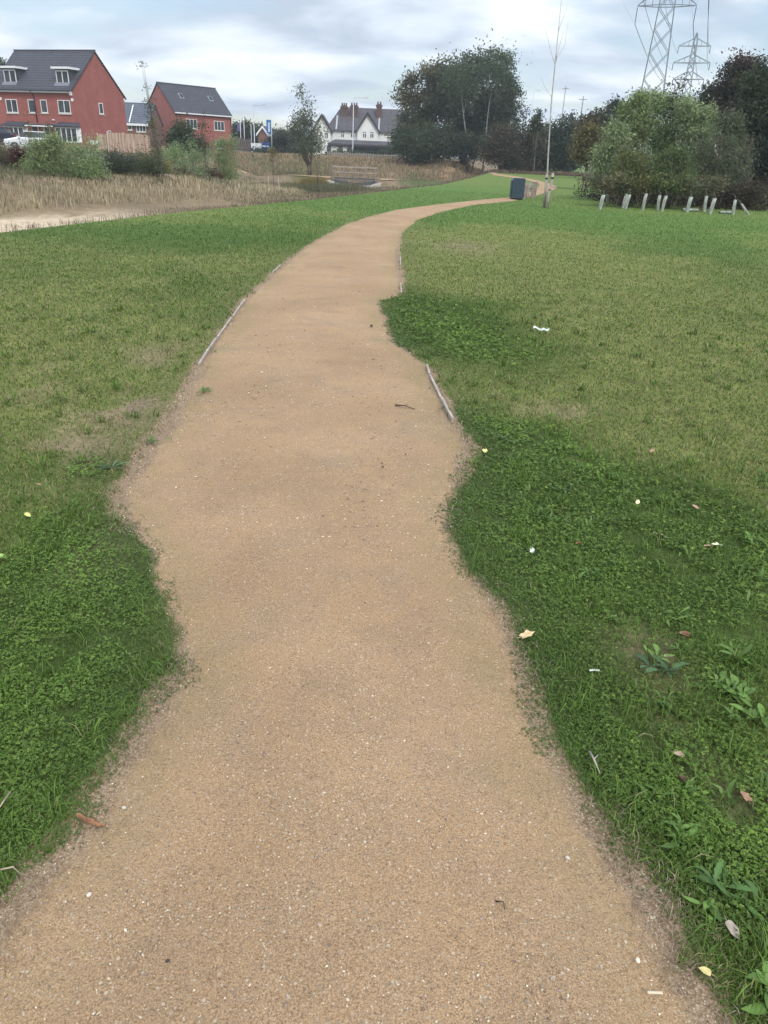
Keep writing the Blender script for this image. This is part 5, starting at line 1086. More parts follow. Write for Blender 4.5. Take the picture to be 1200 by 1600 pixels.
Y = 44; b = base_at(52, 285, Y); tree('thin_sapling', b, [PB(45,195,4,20,Y,b,1), PB(48,225,5,22,Y,b,1)], 330, 0.085, [(0.16,0.14,0.065),(0.12,0.115,0.05)], 'spindly yellowing sapling in front of the brick house with dormers', 'tree', clumps=40, cr=0.09, trunk=0.016, limbs=16, ratio=0.5)
Y = 46; b = base_at(88, 280, Y); tree('thin_sapling', b, [PB(80,205,7,22,Y,b,1), PB(84,235,8,18,Y,b,1)], 420, 0.085, [(0.11,0.085,0.055),(0.12,0.12,0.06)], 'bare brownish sapling between the doors and the right bay window', 'tree', clumps=50, cr=0.11, trunk=0.014, limbs=18, ratio=0.5)
Y = 50; b = base_at(322, 275, Y); tree('thin_sapling', b, [PB(318,195,5,16,Y,b,1), PB(320,225,8,18,Y,b,1)], 480, 0.1, [(0.08,0.085,0.05),(0.1,0.095,0.055)], 'slender sapling standing before the second house between its windows', 'tree', clumps=46, cr=0.12, trunk=0.018, limbs=16, ratio=0.5)
# trees around the pub and the signs
Y = 92; b = base_at(484, 250, Y)
tree('grey_birch', b, [PB(472,148,8,16,Y,b,1,.4), PB(478,176,15,20,Y,b,1,.6), PB(472,208,22,28,Y,b,1,.9), PB(492,212,16,22,Y,b,1,.6), PB(478,232,26,14,Y,b,1,.9), PB(458,195,10,16,Y,b,1,.4)], 5600, 0.24, [(0.125,0.15,0.095),(0.10,0.125,0.085),(0.15,0.17,0.105)], 'loose grey green birch leaning at the top, left of the white pub', 'tree', clumps=170, cr=0.34, trunk=0.07, limbs=30, stems=2, spread=0.3)
GH = 'dark trees behind the signs'
for px, Y, bl, lab in ((374, 168, [(374,215,12,20),(366,225,8,14)], 'dark tree right beside the second brick house'), (392, 172, [(392,213,12,22)], 'dark tree in the middle behind the street lamp'), (408, 175, [(406,214,9,20)], 'dark tree left of the blue banner'), (372, 166, [(372,203,3,8),(384,200,3,7)], 'thin leafy tops above the purple flag')):
    b = base_at(px, 240, Y); tree('dark_tree', b, [PB(*q,Y,b,1) for q in bl], 2400, 0.5, DK, lab, 'tree', GH, clumps=60, cr=0.5, trunk=0.15, limbs=10)
for px, Y, bl, n, lab, cl in ((440, 132, [(440,224,22,20),(425,232,12,12)], 3800, 'grey green hedge mass between the banner and the birch', [(0.06,0.075,0.05),(0.05,0.065,0.045)]), (468, 140, [(465,226,20,18)], 2800, 'dark hedge bush behind the grey birch', DK), (415, 114, [(415,243,10,6),(404,246,8,5)], 1400, 'low bush at the foot of the blue sign board', [(0.06,0.08,0.05),(0.05,0.07,0.045)]),
  (545, 138, [(545,243,22,4),(520,243,14,4)], 2600, 'clipped dark hedge under the left part of the pub', DK), (590, 138, [(590,243,24,4),(612,242,16,5)], 2600, 'clipped green hedge under the right part of the pub', [(0.06,0.085,0.045),(0.05,0.07,0.04)])):
    b = base_at(px, 247, Y); tree('hedge', b, [PB(*q,Y,b,0.8) for q in bl], n, 0.36, cl, lab, 'hedge', clumps=60, cr=0.4, trunk=0.06, stems=3, limbs=6, spread=0.5)
Y = 170; b = base_at(455, 240, Y); tree('far_roof_tree', b, [PB(445,212,14,10,Y,b,1), PB(430,214,12,9,Y,b,1)], 2000, 0.5, DK, 'flat topped dark tree far behind the birch', 'tree', clumps=40, cr=0.5, trunk=0.15, limbs=8)
Y = 0; b = base_at(-8, 222, 118); tree('dark_tree', b, [PB(-3,100,12,18,118,b,1), PB(-12,140,20,50,118,b,1)], 2600, 0.4, DK, 'dark treetop behind the roof at the left edge of the picture', 'tree', clumps=60, cr=0.45, trunk=0.2, limbs=10)
Y = 58; b = base_at(427, 272, Y); tree('pale_sapling', b, [PB(425,240,7,12,Y,b,1)], 330, 0.12, [(0.22,0.19,0.09),(0.17,0.15,0.07)], 'small pale yellow sapling tied between two posts on the bank', 'tree', clumps=30, cr=0.1, trunk=0.02, limbs=10)
for dx in (-0.35, 0.35):
    m = MB(); zz_ = float(hz(b[0]+dx, b[1])); r = empty('tree_stake', (b[0]+dx, b[1], zz_)); tag(r, 'pale stake beside the small yellow sapling on the bank', 'stake', 'stakes of the yellow sapling'); m.tube([(0, 0, -0.1), (0, 0, 0.95)], 0.045, 6); m.build('post', M_STAKE, r); m = MB(); m.tube([(0, 0, 0.95), (0, 0, 0.99)], [0.05, 0.03], 6); m.build('cap', M_STAKE, r)
Y = 38; b = base_at(497, 303, Y); tree('bare_sapling', b, [PB(496,250,4,20,Y,b,1), PB(498,275,4,14,Y,b,1)], 150, 0.07, [(0.10,0.09,0.05)], 'nearly bare thin sapling on the bank left of the footbridge', 'tree', clumps=26, cr=0.09, trunk=0.014, limbs=14)

# ---------------------------------------------------------------- weeds, reeds and rough grass of the basin
def field(name, n, x0, x1, y0, y1, test, hgt, wid, cols, label, cat, lean=(0.05, 0.6), o=40, mat=None):
    x = rng.uniform(x0, x1, n); y = y0*(y1/y0)**rng.random(n); s = (xe(y)-x)*0.94; nz = fbm(x, y, 0.9, o); n2 = fbm(x, y, 0.2, o+3); k = test(x, y, s, nz, n2) & (edist(x, y) < -0.2); x, y, nz = x[k], y[k], nz[k]; n = len(x)
    if n == 0: return
    r = np.hypot(x, y); cols = np.array(cols); c = cols[rng.integers(0, len(cols), n)]*rng.uniform(0.7, 1.35, (n,1))*(0.7+0.6*nz)[:,None]
    blades(name, x, y, hz(x, y)-0.02, rng.uniform(hgt[0], hgt[1], n)*(0.55+0.9*nz), wid*np.clip(r/25, 0.8, 3.2)*rng.uniform(0.7, 1.4, n), rng.uniform(lean[0], lean[1], n), rng.uniform(0, 6.283, n), c*0.75, c, mat or STRAW, label, cat)
SAND = lambda x, y, s: (s > 3.2) & (s < 11) & (y < 33 + (fbm(x, y, 0.4, 33)-0.5)*10)
field('brown_weeds', 90000, -24, 14, 12, 100, lambda x, y, s, nz, n2: (s > 0.1) & (s < np.where(y < 48, 8.5, 10.5)) & (nz > 0.30) & ~(SAND(x, y, s) & (nz < 0.62)), (0.06, 0.22), 0.010, [(0.21,0.155,0.115),(0.25,0.19,0.14),(0.17,0.13,0.10),(0.28,0.22,0.16),(0.14,0.135,0.075)], 'dead brown docks and weeds over the near bank of the basin', 'weeds', (0.05, 0.8))
field('tall_dry_grass', 70000, -42, -2, 22, 62, lambda x, y, s, nz, n2: (s > 10.8+(nz-0.5)*2.5) & (s < 13.9) & (nz > 0.28), (0.25, 0.48), 0.010, [(0.54,0.45,0.30),(0.47,0.385,0.25),(0.60,0.51,0.36),(0.38,0.32,0.18)], 'tall pale dry grass along the foot of the far bank', 'dry grass', (0.02, 0.5), 44)
field('rough_grass', 130000, -45, 9, 26, 98, lambda x, y, s, nz, n2: (s > 3.5) & (nz > 0.36) & ~SAND(x, y, s) & ~((s < 11) & (y < 45)) & (np.abs(y-BY) > 1.2) & ~((np.abs(x-BX) < 2.7) & (y < BY) & (y > BY-3)), (0.08, 0.28), 0.012, [(0.24,0.19,0.125),(0.14,0.15,0.07),(0.31,0.25,0.165),(0.115,0.135,0.06),(0.20,0.155,0.12)], 'rough brown and green grass over the basin and its banks', 'rough grass', (0.05, 0.8), 48)
field('meadow_grass', 60000, -32, 16, 93, 132, lambda x, y, s, nz, n2: (s > 2.0) & (nz > 0.26), (0.25, 0.55), 0.014, [(0.40,0.31,0.185),(0.34,0.265,0.16),(0.46,0.37,0.235),(0.25,0.205,0.12),(0.19,0.14,0.11)], 'tall buff meadow grass below the big trees and the pub', 'meadow grass', (0.03, 0.6), 52)
field('hedge_foot_weeds', 9000, 10, 40, 97, 103, lambda x, y, s, nz, n2: nz > 0.3, (0.2, 0.5), 0.018, [(0.20,0.15,0.115),(0.16,0.12,0.095),(0.25,0.19,0.13)], 'dead brown stems along the foot of the far hedge', 'weeds', (0.05, 0.6), 56)
field('bank_undergrowth', 16000, -45, -6, 34, 60, lambda x, y, s, nz, n2: (s > 13.5) & (s < 24), (0.15, 0.4), 0.018, [(0.13,0.15,0.07),(0.19,0.17,0.10),(0.10,0.12,0.06)], 'mixed green ground cover among the planted shrubs', 'ground cover', (0.05, 0.8), 60)
c_ = gt(490, 296); n = 2600; x = c_[0]+rng.normal(0, 0.55, n); y = c_[1]+rng.normal(0, 0.8, n); c = np.array([(0.30,0.22,0.07),(0.24,0.18,0.06),(0.16,0.15,0.06)])[rng.integers(0, 3, n)]*rng.uniform(.7, 1.3, (n,1))
blades('yellow_reeds', x, y, hz(x, y), rng.uniform(0.5, 1.2, n), np.full(n, 0.025), rng.uniform(0.02, 0.4, n), rng.uniform(0, 6.283, n), c*0.7, c, STRAW, 'clump of golden reeds in the ditch', 'reeds')
c_ = gt(512, 298); n = 5200; x = c_[0]+rng.normal(0, 1.6, n); y = c_[1]+rng.normal(0, 2.2, n); c = np.array([(0.12,0.15,0.075),(0.15,0.16,0.08),(0.20,0.17,0.10)])[rng.integers(0, 3, n)]*rng.uniform(.7, 1.3, (n,1))
blades('green_reeds', x, y, hz(x, y), rng.uniform(0.3, 0.8, n), np.full(n, 0.022), rng.uniform(0.02, 0.45, n), rng.uniform(0, 6.283, n), c*0.7, c, GRASS, 'green rushes growing along the ditch before the footbridge', 'rushes')

# far-off wood closing the horizon
n = 26000; x = rng.uniform(-40, 330, n); y = 225+rng.uniform(0, 22, n)+0.05*np.abs(x); top = 2.0+3.6*fbm(x, y*0.1, 0.09, 66); P = np.c_[x, y, rng.random(n)**0.7*top]
V, Fq, C = leafcards(P, rng.uniform(0.5, 1.2, n), rng.uniform(0.3, 0.7, n), np.array(DK)[rng.integers(0, 4, n)]*rng.uniform(0.7, 1.3, (n,1)), 0.2); tag(mesh_np('far_wood', V, Fq, LEAF, col=C), 'low dark wood along the horizon behind the hedge and the big trees', 'wood', kind='stuff')
# ---------------------------------------------------------------- bin and bench by the path
b = gp(806.5, 312); ang = -math.atan2(b[0], b[1]); hb = at(808, 278, b[1])[2]; wb = pxm(808, 300, b[1])[0]*20.5
r = empty('litter_bin', (b[0], b[1], 0), ang+0.12); tag(r, 'dark blue-green litter bin with a sloping top corner at the path side', 'bin')
M_BIN = plain('dark_bin_paint', (0.024, 0.046, 0.066), 0.5, var=0.08); h = wb/2
m = MB(); m.prism([(-h, 0.06), (h, 0.06), (h, hb-0.03), (h-0.03, hb), (-h+0.10, hb), (-h, hb-0.12)], 'y', -0.26, 0.26); m.build('body', M_BIN, r, bevel=0.012)
m = MB(); m.box(-h+0.05, h-0.05, -0.2, 0.2, 0.0, 0.06); m.build('base', M_BLACK, r)
m = MB(); m.box(-h+0.08, h-0.08, 0.255, 0.275, hb-0.34, hb-0.16); m.build('aperture', M_BLACK, r)
m = MB(); m.box(-h+0.015, -h+0.04, -0.272, -0.262, 0.1, hb-0.16); m.build('door_seam', M_BLACK, r)
m = MB(); m.tube([(h-0.07, -0.268, hb*0.55), (h-0.07, -0.285, hb*0.55)], 0.022, 8); m.build('lock', M_GALV, r)
c = gp(827, 309.5); ang = -math.atan2(c[0], c[1]); hk = at(828, 284.5, c[1])[2]; lk = pxm(828, 300, c[1])[0]*19
M_BENCH = plain('bench_wood', (0.25, 0.205, 0.17), 0.9, var=0.25, scale=5, bump=0.3); r = empty('picnic_bench', (c[0], c[1], 0), ang); tag(r, 'weathered wooden bench seen from its end, right behind the dark bin', 'bench')
zt = hk; w2 = lk/2; L_ = 1.5
for y in (0.0, L_):
    m = MB(); m.box(-w2, -w2+0.17, y-0.05, y+0.05, 0, zt*0.78); m.build('front_upright', M_BENCH, r)
    m = MB(); m.box(-w2+0.19, -w2+0.27, y-0.06, y+0.06, 0, zt*0.92); m.build('brace', M_STAKE, r)
    m = MB(); m.prism([(w2-0.24, 0), (w2, 0), (w2+0.03, zt), (w2-0.20, zt-0.03)], 'y', y-0.05, y+0.05); m.build('back_upright', M_BENCH, r)
    m = MB(); m.box(-w2+0.01, w2-0.10, y-0.055, y+0.055, zt*0.79, zt*0.87); m.build('armrest', M_STAKE, r)
    m = MB(); m.box(-w2+0.171, w2-0.241, y-0.035, y+0.035, 0.26, 0.39); m.build('seat_bearer', M_BENCH, r)
for k in range(4): a = -w2+0.02+k*0.115; m = MB(); m.box(a, a+0.10, 0.06, L_-0.06, 0.40, 0.44); m.build('seat_slat', M_BENCH, r)
for k in range(3): z = 0.52+k*(zt-0.60)/3; m = MB(); m.box(w2-0.215, w2-0.18, 0.06, L_-0.06, z, z+(zt-0.60)/3-0.02); m.build('back_slat', M_BENCH, r)
# ---------------------------------------------------------------- staked saplings
def stake(p, h, tilt, label, group, rad=0.042):
    r = empty('tree_stake', p); tag(r, label, 'stake', group); m = MB(); m.tube([(0, 0, -0.1), (tilt[0]*h*0.5, tilt[1]*h*.5, h*0.5), (tilt[0]*h, tilt[1]*h, h)], [rad, rad, rad*0.95], 8); m.build('post', M_STAKE, r)
    m = MB(); m.tube([(tilt[0]*h*.86, tilt[1]*h*.86, h*0.84), (tilt[0]*h*.9, tilt[1]*h*.9, h*0.89)], rad*1.25, 8); m.build('tie', M_BLACK, r); return r
p = gp(850, 324.5); hk = at(856, 271, p[1])[2]
stake((p[0]-0.02, p[1], 0), hk*0.99, (-0.02, 0), 'darker stake on the left of the tall bare sapling', 'stakes of the tall sapling'); stake((p[0]+0.10, p[1]-0.1, 0), hk*1.02, (0.05, 0), 'paler stake leaning on the right of the tall bare sapling', 'stakes of the tall sapling', 0.05)
stake((p[0]+0.06, p[1]-0.22, 0), hk*0.62, (0.03, 0), 'short split stake in front of the two tall ones', 'stakes of the tall sapling', 0.035)
r = empty('bare_sapling', (p[0]+0.06, p[1]+0.05, 0)); tag(r, 'tall bare sapling whose whip rises out of the top of the picture', 'tree')
Yp = p[1]+0.05; W = [Vector(at(x, y, Yp))-Vector((p[0]+0.06, p[1]+0.05, 0)) for x, y in ((851,323),(855,275),(858,220),(862,160),(868,100),(873,50),(880,-20))]; W[0].z = -0.1; W = [Vector((w_.x, 0.02*i, w_.z)) for i, w_ in enumerate(W)]
m = MB(); m.tube(W, [0.035, 0.031, 0.027, 0.023, 0.018, 0.012, 0.005], 7); m.build('trunk', PALEBARK, r)
tw = [((863,85),(858,62),(853,40)),((872,82),(878,62),(884,45)),((871,90),(884,70),(890,32)),((876,40),(884,20),(889,5)),((862,150),(852,135),(847,118))]
m = MB()
for t in tw:
    q = [Vector(at(x, y, Yp))-Vector((p[0]+0.06, p[1]+0.05, 0)) for x, y in t]; s = min(W, key=lambda w_: abs(w_.z-q[0].z+0.25)); q = [Vector((v.x, 0.1+0.06*i, v.z)) for i, v in enumerate(q)]
    m.tube([s.lerp(q[0], 0.05)]+q, [0.009, 0.008, 0.006, 0.003], 5)
m.build('twigs', PALEBARK, r)
for px, py, h_, lab in ((909.5, 296, 1.35, 'left stake of the yellowing young tree'), (914, 292, 1.5, 'right stake of the yellowing young tree')):
    q = gp(px, py); stake((q[0], q[1], 0), h_, (0.04, 0), lab, 'stakes of the yellowing tree', 0.05)
# ---------------------------------------------------------------- plastic tree guards
M_TUBE = plain('pale_green_tube', (0.265, 0.305, 0.26), 0.5, var=0.35, scale=5)
def guard(px, py, ptop, ytop, label, rad=0.052, dark=0):
    p = gp(px, py); q = at(ptop, ytop, p[1]+0.05); r = empty('tree_guard', (p[0], p[1], 0)); tag(r, label, 'tree guard', 'pale plastic tree guards at the thicket edge')
    d = Vector(q)-Vector((p[0], p[1], 0)); m = MB(); n = 10; k = 5; vs = []; fs = []
    for ring, (t, rr) in enumerate([(0, rad), (0.33, rad*1.02), (0.7, rad*0.98), (1.0, rad), (1.0, rad*0.86), (0.85, rad*0.86)]):
        for i in range(n): a = 6.283*i/n; vs.append((d.x*t+rr*math.cos(a), d.y*t+rr*math.sin(a), d.z*t-0.03*(t == 0)))
    for ring in range(5):
        for i in range(n): fs.append((ring*n+i, ring*n+(i+1) % n, (ring+1)*n+(i+1) % n, (ring+1)*n+i))
    m.add(vs, fs, True); m.build('tube', M_TUBE, r)
    m = MB(); m.tube([(d.x*-0.02-0.06, -0.04, -0.05), (d.x*0.75-0.06, d.y*.75-0.04, d.z*0.85)], 0.016, 6); m.build('cane', M_STAKE, r)
    m = MB(); m.tube([(d.x*0.9, d.y*0.9, d.z*0.9), (d.x*1.1+0.02, d.y*1.1+0.06, d.z*1.15), (d.x*1.2-0.03, d.y+0.2, d.z*1.4)], [0.016, 0.012, 0.006], 6); m.build('stem', BARK, r)
for i, a in enumerate([(937,327,943,304.5),(949,322,950,303),(973,325,979,303),(977,327,984,304),(1004,328,1010,302.5),(1027,328.5,1031,305),(1034,330,1041,306),(1073,331.5,1080,307.5),(1100,331,1104,306),(1109,334,1117,310),(1145,335.5,1149,312)]):
    lab = ['leftmost pale tree guard at the corner of the thicket','greyer tree guard standing just behind the leftmost one','thin tree guard left of a close pair under the yellow tinged bush','leaning tree guard right of a close pair under the yellow tinged bush','single tree guard below the middle of the thicket','dull tree guard behind a brighter leaning one','bright leaning tree guard under the mid green hazel','stout leaning tree guard with the fallen tube beside it','dim tree guard set back in shade','tree guard with a split bent side','upright tree guard next to the flat fallen one'][i]
    guard(*a, lab, 0.075 if i in (0, 7, 9) else 0.06)
guard(1170, 335.5, 1158, 318, 'short tree guard tipped over to the left, nearest the brambles', 0.055)
for x0, x1, y, lab in ((1124, 1142, 334, 'fallen tree guard lying flat on the grass'), (1066, 1090, 330, 'fallen tree guard lying in the shade behind the stout one')):
    a = gp(x0, y); q = gp(x1, y+0.5); r = empty('tree_guard', (a[0], a[1], 0)); tag(r, lab, 'tree guard', 'pale plastic tree guards at the thicket edge'); d = q-a
    m = MB(); m.tube([(0, 0, 0.055), (d[0], d[1], 0.055)], 0.052, 10); m.build('tube', M_TUBE, r); m = MB(); m.tube([(d[0]*-.02, d[1]*-.02, 0.055), (d[0]*-.005, d[1]*-.005, 0.055)], 0.04, 8); m.build('opening', M_BLACK, r)

# ---------------------------------------------------------------- timber edging boards
M_EDGE = plain('bleached_edging', (0.36, 0.31, 0.265), 0.9, var=0.25, scale=14, bump=0.4)
def edging(pts, label, hgt=0.036, th=0.017):
    P = [gp(*p) for p in pts]; r = P[0]; m = MB()
    for a, b_ in zip(P[:-1], P[1:]): m.bar((a[0]-r[0], a[1]-r[1], hgt/2-0.01), (b_[0]-r[0], b_[1]-r[1], hgt/2-0.01+random.uniform(-.004, .004)), th, hgt)
    o = m.build('edging_board', M_EDGE); o.location = (r[0], r[1], 0); tag(o, label, 'edging board', 'timber edging boards of the path')
edging([(311,573),(325,550),(338,532)], 'nearest bleached edging board on the left of the path, ending in bare soil')
edging([(340,530),(352,513),(362,499)], 'grey edging board on the left of the path, butted to the nearest one')
edging([(364,497),(374,482),(383,471)], 'third edging board up the left of the path, half sunk in grass')
edging([(426,428),(438,416)], 'short stub of edging board far up the left of the path')
edging([(707,661),(698,645),(690,628)], 'nearest edging board on the right of the path, beside the bare stony strip', 0.05)
edging([(689,626),(680,607),(672,590)], 'pale edging board on the right of the path, behind the nearest one')
edging([(671,588),(667,574)], 'short edging board on the right of the path, below the grass bulge')
edging([(627,460),(626,445)], 'stub of edging board above the grass bulge on the right')
edging([(626,416),(625,402)], 'farthest stub of edging board on the right of the path')

# ---------------------------------------------------------------- litter, leaves, twigs and stones
def flat_leaf(px, py, size, c, label, name='fallen_leaf', cat='leaf', az=None, curl=0.35, group='fallen leaves on the lawn', lobes=0, lift=0.03):
    p = gp(px, py); az = random.uniform(0, 6.28) if az is None else az; n = 14; vs = []; m = MB()
    for i in range(n):
        t = 6.283*i/n; rr = 0.5*(1+0.35*lobes*math.cos(5*t)) ; x = size*rr*math.cos(t)*1.25; y = size*rr*math.sin(t)*0.72*(1-0.25*math.cos(t)); vs.append((x, y, curl*size*(y/size*1.6)**2+0.12*curl*size*math.sin(2*t)))
    vs.append((0, 0, -0.02*size)); vb = [(x, y, z-0.0008) for x, y, z in vs]
    fs = [(i, (i+1) % n, n) for i in range(n)]; m.add(vs, fs, True); m.add(vb, [f[::-1] for f in fs], True); m.tube([(-size*0.55, 0, 0), (-size*0.95, 0.1*size, 0.04*size)], size*0.025, 5)
    o = m.build(name, plain(name+'_tone', c, 0.7, var=0.25, scale=60)); o.location = (p[0], p[1], lift); o.rotation_euler = (random.uniform(-.35, .35), random.uniform(-.35, .35), az); tag(o, label, cat, group); return o
CR = (0.66, 0.58, 0.36)
for a in ((995, 792, 0.030, CR, 'small cream leaf alone in the clover above the pink-brown one'), (1031, 845, 0.042, (0.50,0.40,0.30), 'crumpled pale tan leaf left of the cream twin-lobed leaf'), (1119, 860, 0.042, (0.72,0.66,0.48), 'bright cream twin-lobed leaf beside a pinkish one'), (1103, 862, 0.036, (0.42,0.27,0.20), 'pinkish brown leaf next to the bright cream leaf'),
          (822, 1002, 0.045, (0.55,0.40,0.22), 'yellow and brown curled leaf at the edge of the path'), (757, 711, 0.040, (0.72,0.70,0.25), 'lemon yellow leaf near the right edging board'), (830, 868, 0.030, (0.62,0.68,0.58), 'pale green-white leaf in the clover close to the path'), (1097, 1530, 0.022, (0.52,0.44,0.18), 'yellow leaf fallen on the bare corner beside the path'),
          (902, 857, 0.026, (0.26,0.09,0.06), 'small red-brown leaf in the clover bank'), (1066, 1000, 0.034, (0.20,0.075,0.05), 'dark red leaf beside the dandelion leaves'), (1063, 1226, 0.030, (0.13,0.035,0.04), 'dark crimson leaf in the near grass'), (1160, 1255, 0.036, (0.30,0.17,0.10), 'rust brown leaf near the right edge of the picture'),
          (1042, 1036, 0.035, (0.30,0.24,0.19), 'long dry grey-brown leaf lying on the weeds'), (1140, 1465, 0.034, (0.30,0.25,0.20), 'withered grey leaf by the plantain in the bottom corner'), (1058, 1190, 0.03, (0.4,0.28,0.2), 'tan leaf standing on edge in the near grass'), (60, 765, 0.03, (0.40,0.24,0.14), 'orange-brown leaf in the left hand grass'), (45, 813, 0.028, (0.66,0.60,0.20), 'yellow leaf in the left hand clover'), (5, 878, 0.03, (0.28,0.42,0.12), 'pale green leaf at the left edge of the picture'),
          (1018, 711, 0.035, (0.32,0.2,0.12), 'brown leaf on the dry lawn at the right'), (1085, 800, 0.03, (0.36,0.24,0.15), 'small tan leaf above the cream ones')):
    flat_leaf(*a, lobes=random.uniform(0.3, 0.9) if a[2] > 0.035 else 0.2)
def ribbon(px, label, name, cat, c, wd, lift=0.035, h=0.0):
    P = [gp(*p) for p in px]; o0 = P[0]; vs = []; n = 6; pts = []
    for a, b_ in zip(P[:-1], P[1:]): pts += [a+(b_-a)*i/n for i in range(n)]
    pts.append(P[-1]); m = MB()
    for i, p in enumerate(pts): z = lift+h*math.sin(i*0.55); vs += [(p[0]-o0[0], p[1]-o0[1]-wd/2, z), (p[0]-o0[0], p[1]-o0[1]+wd/2, z+wd*0.5), (p[0]-o0[0], p[1]-o0[1]+wd/2, z+wd*0.5-0.0015), (p[0]-o0[0], p[1]-o0[1]-wd/2, z-0.0015)]
    fs = []
    for i in range(len(pts)-1):
        a = 4*i
        for k in range(4): fs.append((a+k, a+(k+1) % 4, a+4+(k+1) % 4, a+4+k))
    k = 4*(len(pts)-1); fs += [(0, 3, 2, 1), (k, k+1, k+2, k+3)]
    m.add(vs, fs, True); o = m.build(name, plain(name+'_tone', c, 0.5, var=0.05)); o.location = (o0[0], o0[1], 0); tag(o, label, cat)
ribbon([(832,519.5),(838,519.5),(846,523),(851,522),(857,522.5)], 'crooked strip of white litter lying on the lawn', 'litter_strip', 'litter', (0.62, 0.66, 0.60), 0.03, 0.045, 0.008)
ribbon([(918,1062),(926,1061),(934,1062)], 'short white strip of litter in the near clover', 'litter_strip', 'litter', (0.5, 0.54, 0.46), 0.006, 0.04)
ribbon([(1008,1562),(1020,1562.5),(1032,1563)], 'flat pale straw piece on the bottom right of the path', 'straw_piece', 'straw', (0.58, 0.48, 0.34), 0.005, 0.026)
def twig(px, label, c, rad, lift=0.025, name='twig'):
    P = [gp(*p) for p in px]; m = MB(); o0 = P[0]; m.tube([(p[0]-o0[0], p[1]-o0[1], lift+0.012*math.sin(2.2*i)) for i, p in enumerate(P)], [rad*(1-0.6*i/(len(P)-1)) for i in range(len(P))], 6)
    if len(P) > 2 and rad > 0.0035: q = P[1]-o0; m.tube([(q[0], q[1], lift+0.01), (q[0]+rad*4, q[1]+rad*4, lift+0.015)], [rad*0.6, rad*0.25], 5)
    o = m.build(name, plain(name+'_tone', c, 0.9, var=0.3, scale=30)); o.location = (o0[0], o0[1], 0); tag(o, label, 'twig')
twig([(617,638),(632,641),(649,642.5)], 'dark twig lying across the right of the path', (0.09, 0.065, 0.05), 0.006)
twig([(918,1190),(924,1206),(935,1220)], 'bent grey stick at the edge of the near clover', (0.34, 0.30, 0.25), 0.004, 0.04)
twig([(773,1419),(784,1424),(788,1428)], 'tiny dark curl of twig on the near path', (0.07, 0.05, 0.04), 0.0025)
twig([(20,1254),(2,1286),(-6,1320)], 'pale dead stalk in the clover at the left edge', (0.42, 0.34, 0.24), 0.003, 0.04)
twig([(0,1373),(25,1372),(36,1375)], 'pale straight stalk by the lower left verge', (0.42, 0.34, 0.25), 0.003, 0.03)
p = gp(145, 1293); q = gp(124, 1283); q2 = gp(168, 1302); d = q2-q; L = np.hypot(d[0], d[1]); m = MB()
vs = []; n = 9
for i in range(n+1):
    t = i/n; wd = 0.0075*(0.35+0.65*math.sin(math.pi*min(1, t*0.9+0.12)))
    for j in range(5): u = j/4-0.5; vs.append(((t-0.5)*L, u*2*wd, 0.010-0.010*(abs(u)*2)**2*wd/0.0075+0.004*math.sin(i*1.7)))
    for j in range(5): u = j/4-0.5; vs.append(((t-0.5)*L, u*2*wd, 0.0075-0.010*(abs(u)*2)**2*wd/0.0075+0.004*math.sin(i*1.7)))
fs = []
for i in range(n):
    a = i*10
    for j in range(4): fs += [(a+j, a+j+1, a+11+j, a+10+j), (a+5+j, a+15+j, a+16+j, a+6+j)]
    fs += [(a, a+10, a+15, a+5), (a+4, a+9, a+19, a+14)]
m.add(vs, fs, True); M_BARKP = plain('orange_bark', (0.25, 0.12, 0.062), 0.85, var=0.5, scale=55, bump=0.4); o = m.build('bark_piece', M_BARKP); o.location = (p[0], p[1], 0.022); o.rotation_euler = (0.1, 0, math.atan2(d[1], d[0])); tag(o, 'curled strip of orange-brown bark on the left verge', 'bark')
def stone(px, py, rad, c, label):
    p = gp(px, py); J = ICO*rng.uniform(0.8, 1.2, (12, 1))*np.array((1.2, 0.9, 0.65))*rad; m = MB(); m.add(J, [tuple(f) for f in ICF], False); o = m.build('stone', plain('stone_tone', c, 0.85, var=0.2, scale=60)); o.location = (p[0], p[1], 0.022+rad*0.25); o.rotation_euler.z = random.random()*6
    md = o.modifiers.new('round', 'SUBSURF'); md.levels = 1; md.render_levels = 1; tag(o, label, 'stone')
stone(580.5, 513, 0.024, (0.06, 0.045, 0.04), 'small dark stone on the path beside the grass bulge'); stone(476, 520, 0.012, (0.12, 0.09, 0.07), 'tiny dark stone in the middle of the far path'); stone(598, 735, 0.009, (0.14, 0.10, 0.08), 'tiny brown stone in the middle of the path')
stone(195, 1272, 0.008, (0.52, 0.47, 0.40), 'pale pebble beside the strip of bark'); stone(570, 950, 0.008, (0.16, 0.12, 0.09), 'small brown pebble in the centre of the near path'); stone(263, 1512, 0.006, (0.05, 0.045, 0.04), 'little black pebble near the bottom of the path'); stone(885, 1350, 0.007, (0.52, 0.47, 0.40), 'pale pebble at the right of the near path'); stone(994, 1511, 0.008, (0.72, 0.64, 0.5), 'pale egg-shaped pebble by the dead straw'); stone(141, 1408, 0.008, (0.62, 0.55, 0.45), 'pale flat pebble at the lower left of the path')

